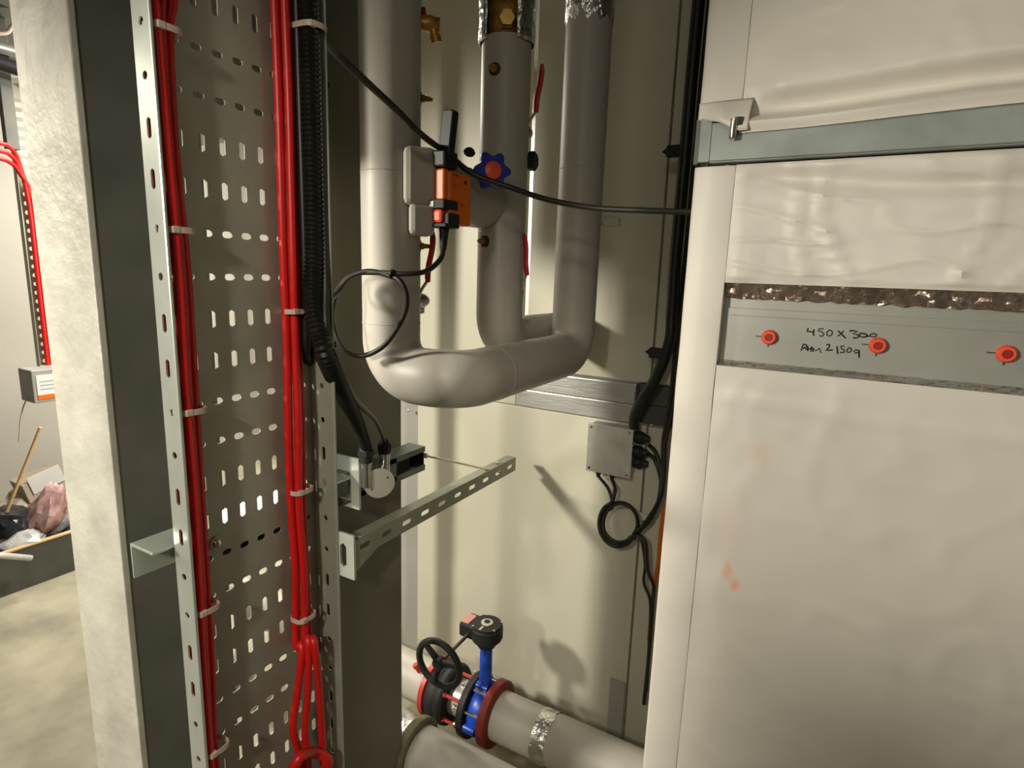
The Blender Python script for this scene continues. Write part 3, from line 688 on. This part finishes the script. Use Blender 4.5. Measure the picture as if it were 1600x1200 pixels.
for cx, cz, sx, sz, st in ((-.128, 1.283, .012, .020, .55), (-.112, 1.258, .010, .016, .6), (-.10, 1.515, .03, .03, .12), (-.13, 1.36, .02, .08, .10)):
    mp = N.new('ShaderNodeMapping'); mp.inputs['Location'].default_value = (-cx / sx, 0, -cz / sz); mp.inputs['Scale'].default_value = (1 / sx, 0, 1 / sz)
    L.new(tc.outputs['Object'], mp.inputs[0]); ln = N.new('ShaderNodeVectorMath'); ln.operation = 'LENGTH'; L.new(mp.outputs[0], ln.inputs[0])
    no = N.new('ShaderNodeTexNoise'); no.inputs['Scale'].default_value = 90; L.new(tc.outputs['Object'], no.inputs['Vector'])
    ad = N.new('ShaderNodeMath'); ad.operation = 'ADD'; L.new(ln.outputs['Value'], ad.inputs[0]); L.new(no.outputs['Fac'], ad.inputs[1])
    mr = N.new('ShaderNodeMapRange'); mr.inputs['From Min'].default_value = .8; mr.inputs['From Max'].default_value = 1.6; mr.inputs['To Min'].default_value = st; mr.inputs['To Max'].default_value = 0
    L.new(ad.outputs[0], mr.inputs['Value'])
    if acc is None: acc = mr.outputs[0]
    else:
        mx = N.new('ShaderNodeMath'); mx.operation = 'MAXIMUM'; L.new(acc, mx.inputs[0]); L.new(mr.outputs[0], mx.inputs[1]); acc = mx.outputs[0]
mix = N.new('ShaderNodeMix'); mix.data_type = 'RGBA'; mix.inputs['B'].default_value = (.85, .33, .16, 1)
L.new(acc, mix.inputs['Factor']); L.new(src, mix.inputs['A']); L.new(mix.outputs['Result'], bs.inputs['Base Color'])
lp = quiltpanel('lagging_panel', XE, XR, lambda x: 1.655, lambda x: .0, lowp, 120, 150, m=qs)
# smooth corner strips
def strip(z0, z1, nz=40):
    bm = NB(); G = []
    prof = [(XL + .0, YD + .09), (XL, YD + .006), (XL + .003, YD + .001), (XL + .007, YD - .001), (XL + .03, YD - .002), (XE - .006, YD - .001), (XE - .001, YD + .0005), (XE, YD + .034)]
    for j in range(nz + 1):
        z = z0 + (z1 - z0) * j / nz
        G.append([bm.verts.new((x + .0012 * noise.noise(Vector((0, 0, z * 9))), y - (.0018 * noise.noise(Vector((x * 20, 3, z * 14))) if 1 < k < 6 else 0), z)) for k, (x, y) in enumerate(prof)])
    for j in range(nz):
        for k in range(len(prof) - 1): bm.faces.new((G[j][k], G[j][k + 1], G[j + 1][k + 1], G[j + 1][k]))
    for g in (G[0], G[-1]): bm.faces.new(g)
    bmesh.ops.recalc_face_normals(bm, faces=bm.faces)
    P(obj('corner_strip', bm, quilt, smooth=40))
strip(0, 1.986, 80); strip(2.062, 3.04, 40)
# curled lip of the upper strip over the rail end
bm = NB(); G = []
for i in range(31):
    x = XL + .001 + .084 * i / 30; e = sm(XL, XL + .045, x); row = []
    fade = 1 - sm(-.13, -.09, x) * .6
    for k in range(7):
        q_ = k / 6
        row.append(bm.verts.new((x, YD - .001 - .031 * e * math.sin(q_ * 1.5) - .001, 2.086 - .026 * q_ - .012 * e * q_ * q_ - .016 * sm(-.215, -.175, x) * q_)))
    G.append(row)
for i in range(30):
    for k in range(6): bm.faces.new((G[i][k], G[i][k + 1], G[i + 1][k + 1], G[i + 1][k]))
P(obj('curled_lip', bm, quilt, smooth=60, solid=.0025))
# slot recess: bare sheet, foil edges, plugs, writing
YR = YD + .020
P(obj('bare_sheet', box(NB(), (XE, YR, 1.62), (XR, YR + .012, 1.755)), ductm, bevel=.001))
P(obj('bare_sheet', box(NB(), (XE, YR + .003, 1.745), (XR, YR + .013, 1.81)), ductm))
def foilstrip(z0, z1, y0, y1, m, nm, amp=.003, nx=260, seed=0, zoff=lambda x: 0):
    bm = NB(); G = []
    for i in range(nx + 1):
        x = XE + .001 + (XR - XE) * i / nx
        G.append([bm.verts.new((x, y0 + (y1 - y0) * k / 5 + amp * noise.noise(Vector((x * 45 + k * .3, k * .8, seed))) + amp * .9 * noise.noise(Vector((x * 120, k, seed))),
                  z0 + (z1 - z0) * k / 5 + zoff(x) * (k / 5) + amp * .6 * noise.noise(Vector((x * 60, k, seed + 5))))) for k in range(6)])
    for i in range(nx):
        for k in range(5): bm.faces.new((G[i][k], G[i][k + 1], G[i + 1][k + 1], G[i + 1][k]))
    P(obj(nm, bm, m, smooth=50))
foilstrip(1.799, 1.771, YD + .004, YR - .002, foilb, 'foil_edge', .0055, seed=2)
foilstrip(1.652, 1.664, YD + .001, YR - .001, foil, 'foil_edge', .002, seed=7)
# stiffening crease
P(obj('crease', box(NB(), (XE, YR - .0012, 1.7415), (XR, YR + .002, 1.7435)), ductm, bevel=.0005))
for k, (px, py) in enumerate([(1202, 527), (1372, 540), (1573, 553)]):
    c = Y(px, py, YR - .004)
    pl = P(obj('test_plug', lathe(NB(), c + Vector((0, .004, 0)), (0, -1, 0), [(0, .0125), (.004, .0125), (.010, .0105), (.011, .0095), (.011, .0065), (.004, .006)], 28, caps=False), oplug, smooth=40, label='orange round plug'))
    o = obj('plug_bore', lathe(NB(), c + Vector((-.0015, -.0045, 0)), (0, -1, 0), [(0, .0068), (.001, .0068)], 20), ohole); o.parent = pl
    P(obj('marker_line', box(NB(), c + Vector((-.022, .003, -.0007)), c + Vector((-.012, .0038, .0007))), ink))
    P(obj('marker_line', box(NB(), c + Vector((-.0015, .003, -.017)), c + Vector((.0001, .0038, -.011))), ink))
f = lambda x, y: Y(1160 + x / 6.6667, 490 + y / 6.6667, YR - .0004)
W = [[(685, 150), (672, 185), (740, 190)], [(745, 165), (738, 205), (745, 232)],
     [(845, 158), (795, 158), (790, 180), (830, 190), (850, 215), (830, 238), (800, 228)],
     [(905, 170), (880, 190), (880, 225), (910, 235), (935, 215), (935, 185), (905, 170)],
     [(995, 180), (1035, 215), (1075, 255)], [(1055, 180), (1020, 215), (990, 235)],
     [(1115, 180), (1160, 178), (1200, 185), (1150, 208), (1200, 220), (1215, 238), (1190, 255), (1150, 250)],
     [(1225, 205), (1215, 232), (1250, 245), (1290, 240), (1300, 222), (1270, 208), (1225, 205)],
     [(1345, 210), (1325, 228), (1350, 243), (1390, 240), (1400, 222), (1375, 208), (1345, 210)], [(1280, 240), (1330, 232)],
     [(610, 388), (622, 350), (635, 318)], [(635, 318), (665, 325), (670, 345), (640, 360), (620, 362)],
     [(680, 340), (680, 390)], [(720, 345), (715, 395)], [(655, 370), (735, 365)],
     [(735, 400), (745, 365), (765, 390), (800, 360), (818, 408)], [(715, 345), (740, 375)],
     [(875, 325), (905, 320), (905, 345), (870, 385), (900, 382), (940, 378)],
     [(985, 340), (988, 380), (992, 420)],
     [(1060, 338), (1025, 340), (1030, 362), (1060, 380), (1060, 402), (1030, 408), (1015, 400)],
     [(1110, 355), (1090, 375), (1090, 400), (1115, 405), (1135, 385), (1130, 362), (1110, 355)],
     [(1215, 385), (1180, 378), (1160, 395), (1180, 412), (1215, 400)], [(1215, 380), (1215, 460)]]
strokes([[tuple(q) for q in s] for s in W], f, .0011, ink, P, 'handwriting', 5)
# smudge marks of orange dust on the lower panel handled in material below

# steel rail across the duct
t = thing('steel_rail', 'grey steel channel rail held across the insulated duct', 'rail', loc=(.3, 1.04, 2.0)); P = parts(t)
P(obj('web', box(NB(), (-.222, 1.030, 1.991), (1.3, 1.034, 2.050)), railg, bevel=.001))
P(obj('lower_lip', box(NB(), (-.222, 1.034, 1.9895), (1.3, 1.062, 1.992)), railg))
P(obj('end_plate', box(NB(), (-.243, 1.040, 1.992), (-.224, 1.052, 2.06)), railg, bevel=.001))
P(obj('end_angle', box(NB(), (-.252, 1.048, 1.990), (-.244, 1.07, 2.062)), darkst, bevel=.001))
c = Y(1146, 205, 1.02)
P(obj('bolt', lathe(NB(), (c.x, 1.016, 2.020), (0, 0, 1), [(0, .0045), (.003, .0055), (.03, .0055)], 12), chrome, smooth=40))
P(obj('bolt_nut', lathe(NB(), (c.x + .006, 1.022, 2.040), (0, 0, 1), [(0, .009), (.012, .009)], 6), darkst))

# ------------------------------------------------------------------ low level pipes and valve
YP, ZP, RP = 1.52, .317, .080
def ringx(x0, x1, r, m, nm, P, r_in=None, n=40, holes=0):
    P(obj(nm, lathe(NB(), (x0, YP, ZP), (1, 0, 0), [(0, r), (.002, r + .001), (x1 - x0 - .002, r + .001), (x1 - x0, r)], n), m, smooth=30))
t = thing('low_pipe', 'grey-white lagged pipe at floor level running right from the blue valve', 'pipe', loc=(-.2, YP, ZP)); P = parts(t)
xf = Y(790, 1077, YP).x
P(obj('lagging', lathe(NB(), (xf - .035, YP, ZP), (1, 0, 0), [(0, RP), (3.0, RP)], 48), lag, smooth=40))
xt = Y(845, 1115, YP).x
bm = NB(); R = []
for k in range(7):
    x = xt + .050 * k / 6
    R.append([bm.verts.new(Vector((x + .006 * noise.noise(Vector((j * .35, k, 0))), YP + math.cos(2 * math.pi * j / 60) * (RP + .002 + .0022 * noise.noise(Vector((j * .7, k * 1.3, 4)))), ZP + math.sin(2 * math.pi * j / 60) * (RP + .002 + .0022 * noise.noise(Vector((j * .7, k * 1.3, 4))))))) for j in range(60)])
rings(bm, R, caps=False); P(obj('foil_tape', bm, foil, smooth=60, label='band of crinkled silver foil tape'))
t = thing('butterfly_valve', 'blue butterfly valve between flanges with black gearbox and handwheel', 'valve', loc=(-.93, YP, ZP)); P = parts(t)
xv = -.93
P(obj('flange', lathe(NB(), (xv + .042, YP, ZP), (1, 0, 0), [(0, .108), (.003, .110), (.026, .110), (.030, .106), (.032, .085)], 48), redf, smooth=30, label='dark red flange'))
P(obj('valve_body', lathe(NB(), (xv - .012, YP, ZP), (1, 0, 0), [(0, .084), (.008, .090), (.046, .090), (.054, .084)], 40), bluev, smooth=40))
for an in (20, 100, 190, 280):
    a_ = math.radians(an); c = Vector((xv + .012, YP + math.cos(a_) * .094, ZP + math.sin(a_) * .094))
    P(obj('body_lug', lathe(NB(), c, (1, 0, 0), [(-.022, .016), (.022, .016)], 14), bluev, smooth=40))
P(obj('flange', lathe(NB(), (xv - .040, YP, ZP), (1, 0, 0), [(0, .106), (.003, .110), (.024, .110), (.027, .106)], 48), blkp, smooth=30, label='black flange'))
for k in range(8):
    an = 2 * math.pi * (k + .5) / 8; c = Vector((xv - .06, YP + math.cos(an) * .094, ZP + math.sin(an) * .094))
    P(obj('flange_bolt', lathe(NB(), c, (1, 0, 0), [(0, .008), (.008, .008), (.008, .0055), (.125, .0055)], 6), chrome))
P(obj('valve_neck', lathe(NB(), (xv + .012, YP, ZP + .08), (0, 0, 1), [(0, .030), (.02, .022), (.16, .021), (.19, .024), (.20, .030)], 20), bluev, smooth=40))
g = Vector((xv + .012, YP, ZP + .29))
P(obj('gearbox', lathe(NB(), g - Vector((0, 0, .035)), (0, 0, 1), [(-.012, .030), (.0, .036), (.012, .048), (.022, .055), (.058, .055), (.062, .050), (.070, .050), (.072, .030)], 16), blkp, smooth=30))
P(obj('gearbox_wing', box(NB(), g + Vector((-.085, -.045, -.016)), g + Vector((-.010, .03, .034))), blkp, bevel=.008))
P(obj('name_plate', box(NB(), g + Vector((-.082, -.036, .0335)), g + Vector((-.052, .018, .0355))), mat('pink_plate', (.75, .35, .32), .5), bevel=.0005, label='red and white plate'))
P(obj('position_dial', lathe(NB(), g + Vector((.0, 0, .036)), (0, 0, 1), [(0, .020), (.004, .020), (.005, .013), (.005, .006)], 24), mat('dial_ivory', (.55, .50, .42), .5), smooth=30))
P(obj('dial_arrow', box(NB(), g + Vector((-.004, -.046, .035)), g + Vector((.004, -.026, .038))), mat('dial_ivory', (.55, .5, .42))))
P(obj('dial_cap', lathe(NB(), g + Vector((0, 0, .040)), (0, 0, 1), [(0, .011), (.004, .009)], 8), blkp))
for q in ((.040, .030), (-.035, .035), (.042, -.025), (-.030, -.040)):
    P(obj('cover_screw', lathe(NB(), g + Vector((q[0], q[1], .034)), (0, 0, 1), [(0, .005), (.004, .004)], 6), chrome))
sh = g + Vector((-.045, -.04, .004)); wc = X(686, 1037, sh.x)
wc = Vector((sh.x, wc.y, wc.z)); dS = (wc - sh)
P(obj('shaft', cyl(NB(), sh, wc + dS.normalized() * .01, .006, 12), mat('brown_steel_shaft', (.16, .12, .08), .4, .6), smooth=40))
aw, bw = Vector((1, 0, 0)), Vector((0, 0, 1))
dw = dS.normalized(); aw = (aw - dw * aw.dot(dw)).normalized(); bw = dw.cross(aw)
RW = .077
hw = P(obj('handwheel', tube(NB(), [wc + aw * (RW * math.cos(2 * math.pi * k / 48)) + bw * (RW * math.sin(2 * math.pi * k / 48)) for k in range(48)], .0105, 12, closed=True), blkp, smooth=60))
for k in range(3):
    an = math.radians(90 + 120 * k + 45); e = aw * math.cos(an) + bw * math.sin(an)
    o = obj('spoke', tube(NB(), [wc + dw * -.004, wc + e * RW * .5 + dw * -.002, wc + e * RW * .97], [.013, .010, .009], 10), blkp, smooth=60); o.parent = hw
o = obj('hub', lathe(NB(), wc - dw * .014, dw, [(0, .020), (.024, .020), (.027, .015)], 16), blkp, smooth=40); o.parent = hw
t = thing('flexible_joint', 'black rubber pipe joint between red flanges, left of the blue valve', 'pipe joint', loc=(-1.2, YP, ZP)); P = parts(t)
xj = Y(680, 1080, YP - .09).x
P(obj('bellows', lathe(NB(), (xj - .03, YP, ZP), (1, 0, 0), [(-.02, .082), (-.015, .100), (0, .104), (.010, .106), (.024, .100), (.040, .106), (.050, .104), (.058, .098), (.060, .07)], 44), blkp, smooth=40))
P(obj('flange', lathe(NB(), (xj - .072, YP, ZP), (1, 0, 0), [(0, .100), (.003, .104), (.020, .104), (.022, .100)], 44), redb, smooth=30, label='bright red flange'))
P(obj('spool', lathe(NB(), (xj + .03, YP, ZP), (1, 0, 0), [(0, .062), (xv - .04 - xj - .03, .062)], 32), mat('pale_steel_spool', (.55, .55, .48), .35, .4), smooth=40))
for an in (-60, 0, 60, 125, 185):
    a_ = math.radians(an + 90 + 55); c = Vector((xj + .02, YP + math.cos(a_) * .090, ZP + math.sin(a_) * .090))
    P(obj('tie_rod', lathe(NB(), c, (1, 0, 0), [(0, .010), (.012, .010), (.012, .006), (.075, .006)], 6), redb, smooth=30))
t = thing('left_low_pipe', 'brightly lit white lagged pipe left of the black rubber joint', 'pipe', loc=(-1.8, YP, ZP)); P = parts(t)
P(obj('lagging', tube(NB(), fillet([(xj - .074, YP, ZP), (-3.0, YP, ZP), (-3.0, YP, .001)], .14, 10), RP, 40), lag, smooth=50))
P(obj('test_cock', lathe(NB(), Vector((xj - .10, YP - .05, ZP + .075)), (-.4, -.3, 1), [(0, .008), (.02, .008), (.022, .012), (.034, .011)], 12), redb, smooth=30))
t = thing('front_low_pipe', 'white lagged pipe end at floor level, lowest in view', 'pipe', loc=(-.2, 1.25, .32)); P = parts(t)
Y2, Z2 = 1.25, .321
x2 = Y(655, 1160, Y2).x
P(obj('lagging', lathe(NB(), (x2, Y2, Z2), (1, 0, 0), [(0, .072), (.004, .08), (3.0, .08)], 48), lag, smooth=40))
P(obj('end_ring', lathe(NB(), (x2 - .03, Y2, Z2), (1, 0, 0), [(0, .096), (.004, .100), (.028, .100), (.032, .094)], 44), gasket, smooth=30, label='olive grey insulation end ring'))
bm = NB(); R = []
for k in range(16):
    x = x2 - .42 + .39 * k / 15
    R.append([bm.verts.new(Vector((x, Y2 + math.cos(2 * math.pi * j / 40) * (.088 + .006 * noise.noise(Vector((j * .5, k * .8, 9)))), Z2 + math.sin(2 * math.pi * j / 40) * (.088 + .006 * noise.noise(Vector((j * .5, k * .8, 9))))))) for j in range(40)])
rings(bm, R); P(obj('foil_wrap', bm, foil, smooth=60, label='silver foil wrap catching the light'))
# floor supports for the low pipes (out of sight under them)
for i, (yy, zz, x) in enumerate(((YP, ZP, -.25), (YP, ZP, -1.75), (Y2, Z2, -.2), (Y2, Z2, x2 - .2))):
    t = thing('pipe_stand', ['steel stand under the grey-white pipe right of the blue valve', 'steel stand under the bright pipe left of the rubber joint', 'steel stand under the lowest white pipe', 'steel stand under the foil wrapped pipe end'][i], 'pipe stand', loc=(x, yy, 0)); P = parts(t)
    P(obj('base', box(NB(), (x - .05, yy - .07, 0), (x + .05, yy + .07, .008)), darkst))
    P(obj('leg', box(NB(), (x - .012, yy - .02, .008), (x + .012, yy + .02, zz - .084)), darkst))
    P(obj('saddle', box(NB(), (x - .03, yy - .05, zz - .090), (x + .03, yy + .05, zz - .0815)), darkst))

# ------------------------------------------------------------------ left room
def XF(px, py, x=-4.0): return at(px, py, 0, x)
# far perforated tray with red cables
t = thing('far_cable_tray', 'narrow vertical cable tray far left behind the column', 'cable tray', loc=tuple(XF(55, 600, -4.1))); P = parts(t)
a, b = XF(38, 300, -4.1), XF(66, 600, -4.1); yt = (XF(46, 300, -4.1).y + XF(74, 600, -4.1).y) / 2
bm = NB(); org = Vector((-4.1, 0, 0)); v = Vector((0, 0, 1))
for k in range(40): slotcell(bm, org, Vector((0, 1, 0)), v, yt, 2.75 - .05 * k, .05, .025, .022, .012) if 2.75 - .05 * k > 1.15 else None
P(obj('tray_bed', bm, tray_m, solid=.002))
P(obj('side_flange', box(NB(), (-4.1, yt - .052, 1.14), (-4.06, yt - .050, 2.775)), tray_m)); P(obj('side_flange', box(NB(), (-4.1, yt + .050, 1.14), (-4.06, yt + .052, 2.775)), tray_m))
for i in range(3):
    st = [XF(-40, 205 + 14 * i, -4.0), XF(-5, 222 + 12 * i, -4.0), XF(14, 229 + 12 * i, -4.03), XF(29, 252 + 8 * i, -4.06)]
    yv = yt - .008 + .018 * i
    pts = st + [Vector((-4.075, yv, XF(40, 320, -4.08).z)), Vector((-4.075, yv, 1.7)), Vector((-4.075, yv, 1.45)), Vector((-4.075, yv, 1.17))]
    cable('red_cable', pts, .0115, redc, ['red cable curving over highest onto the far left tray', 'middle red cable curving onto the far left tray', 'lowest red cable curving onto the far left tray'][i])
pj = XF(46, 655, -4.0)
t = thing('far_junction_box', 'grey box with white and orange label far left behind the column', 'junction box', loc=tuple(pj)); P = parts(t)
P(obj('housing', box(NB(), (-4.09, yt - .15, .985), (-3.93, yt + .14, 1.175)), mat('grey_box', (.34, .34, .31), .5), bevel=.006))
P(obj('label_plate', box(NB(), (-3.93, yt - .13, 1.03), (-3.927, yt + .0, 1.145)), paper))
P(obj('orange_stripe', box(NB(), (-3.93, yt - .13, 1.005), (-3.9265, yt + .0, 1.03)), orange))
for k in range(3): P(obj('print_line', box(NB(), (-3.927, yt - .115, 1.06 + .022 * k), (-3.9262, yt - .02, 1.066 + .022 * k)), mat('blue_grey_print', (.35, .42, .48), .5)))
pts = [Vector((-3.98, yt + .02, .99)), Vector((-3.95, yt + .02, .90)), Vector((-3.94, yt + .05, .83)), Vector((-3.94, yt + .10, .83)), Vector((-3.95, yt + .13, .90)), Vector((-3.97, yt + .13, .99))]
cable('red_cable', pts, .012, redc, 'short red cable loop hanging under the far grey box')
tag(obj('dark_cable', tube(NB(), catmull([Vector((-3.97, yt + .09, .985)), Vector((-3.95, yt + .09, .8)), Vector((-3.95, yt + .06, .6)), Vector((-3.93, yt + .07, .35))], 6), .008, 8), blk, smooth=60), 'dark cable dropping from the far grey box into the rubbish', 'cable')
a, b = XF(8, 806, -3.95), XF(63, 668, -3.86)
tag(obj('wooden_stick', cyl(NB(), Vector(a) - (b - a) * .25, b, .009, 10), wood, smooth=60), 'thin pale wooden stick leaning over the rubbish at far left', 'stick')
a, b = XF(30, 690, -4.0), XF(43, 623, -4.0)
cable('pale_wire', [a, (a + b) / 2 + Vector((0, -.01, .02)), b, b + Vector((0, .06, .01))], .004, tiew, 'fine pale wire hanging from the corner of the far grey box')
# low upstand in front of the rubbish + rubbish
P1, P2 = XF(-20, 868, -3.75), XF(125, 833, -3.75)
zt = (P1.z + P2.z) / 2
t = thing('skip_tray', 'low dark steel trough on the floor holding rubbish at far left', 'trough', loc=(-4.0, P1.y, 0)); P = parts(t)
zt = XF(50, 852, -3.75).z
yA, yB = P1.y - .6, P2.y + .5
P(obj('front_side', box(NB(), (-3.765, yA, 0), (-3.75, yB, zt)), darkst)); P(obj('rim', box(NB(), (-3.775, yA, zt), (-3.745, yB, zt + .008)), wood))
P(obj('back_side', box(NB(), (-4.415, yA, 0), (-4.40, yB, zt)), darkst)); P(obj('tray_floor', box(NB(), (-4.40, yA, 0), (-3.765, yB, .01)), darkst))
P(obj('end_side', box(NB(), (-4.40, yA, .01), (-3.765, yA + .015, zt)), darkst)); P(obj('end_side', box(NB(), (-4.40, yB - .015, .01), (-3.765, yB, zt)), darkst))
def lump(name, c, sz, m, label, cat, seed, amp=.35, sub=3, rot=0):
    bm = NB(); bmesh.ops.create_icosphere(bm, subdivisions=sub, radius=1)
    Rm = Matrix.Rotation(rot, 3, 'X')
    for v_ in bm.verts:
        n_ = noise.noise(v_.co * 1.4 + Vector((seed, 0, 0))) * amp + noise.noise(v_.co * 4 + Vector((seed, 5, 0))) * amp * .5
        q_ = v_.co * (1 + n_); v_.co = Rm @ Vector((q_.x * sz[0], q_.y * sz[1], q_.z * sz[2])) + Vector(c)
    return tag(obj(name, bm, m, smooth=25), label, cat)
lump('red_plastic_bag', XF(70, 800, -3.9), (.10, .085, .19), redbag, 'crumpled red and clear plastic wrapper in the trough', 'bag', 2, rot=-.5)
lump('clear_plastic_bag', XF(32, 845, -3.88), (.11, .12, .06), plast, 'crumpled clear plastic bag at the front of the trough', 'bag', 4, rot=.3)
lump('clear_plastic_sheet', XF(92, 800, -3.93), (.05, .09, .14), plast, 'crumpled clear plastic sheet right of the red wrapper', 'bag', 14, rot=-.5)
lump('dark_bin_bag', XF(18, 815, -3.98), (.12, .10, .09), darkd, 'dark shiny bin bag at the left of the trough', 'bag', 6)
lump('dark_rubbish_bag', XF(96, 840, -4.0), (.10, .12, .10), darkd, 'dark bag pushed behind the steel column in the trough', 'bag', 11)
c = XF(62, 765, -4.1)
t = thing('cardboard_box', 'open pale cardboard carton standing up among the rubbish', 'box', loc=tuple(c)); P = parts(t)
Rb = Matrix.Rotation(.25, 3, 'X')
P(obj('carton_body', box(NB(), c - Vector((.10, .07, .22)), c + Vector((.06, .14, .10)), Rb), card, bevel=.003))
P(obj('carton_flap', box(NB(), c + Vector((.06, -.07, .02)), c + Vector((.066, .10, .13)), Rb), paper))
lump('brown_packing_paper', XF(38, 795, -4.15), (.12, .13, .12), card, 'brown crumpled packing paper behind the dark bin bag', 'paper', 8)
# pale tube lying on the floor in front of the trough
a, b = XF(-20, 866, -3.62), XF(48, 872, -3.66)
tag(obj('plastic_tube', cyl(NB(), a, b, .016, 14), plast, smooth=50), 'pale plastic tube resting across the trough front at the left edge', 'tube')
# overhead services at far left
for i, (pa, pb, r, m, lb, nm) in enumerate([((-30, 88, -3.9), (60, 118, -3.9), .035, blkp, 'black overhead pipe crossing at the top left', 'overhead_pipe'), ((-30, 66, -3.95), (60, 90, -3.95), .03, alu, 'pale overhead conduit above the black pipe at top left', 'overhead_conduit'), ((-30, 0, -3.9), (60, 12, -3.9), .02, blkp, 'dark cable run in the very top left corner', 'overhead_cable')]):
    a, b = XF(*pa), XF(*pb); d = (b - a)
    tag(obj(nm, cyl(NB(), a - d * .5, b + d * 2.0, r, 16), m, smooth=50), lb, 'pipe')
a, b = XF(-10, 52, -3.85), XF(30, 36, -3.85)
cable('white_wire', [a, (a + b) / 2 + Vector((0, 0, -.02)), b, b + Vector((0, .2, .06))], .010, tiew, 'pale wire stretched across the top left corner')
a, b = XF(8, 140, -4.05), XF(22, 235, -4.05)
tag(obj('hanging_strut', box(NB(), (-4.07, a.y - .03, XF(20, 234, -4.05).z), (-4.03, a.y + .03, 3.04)), darkst, bevel=.004), 'grey vertical strut left of the far cable tray', 'strut')
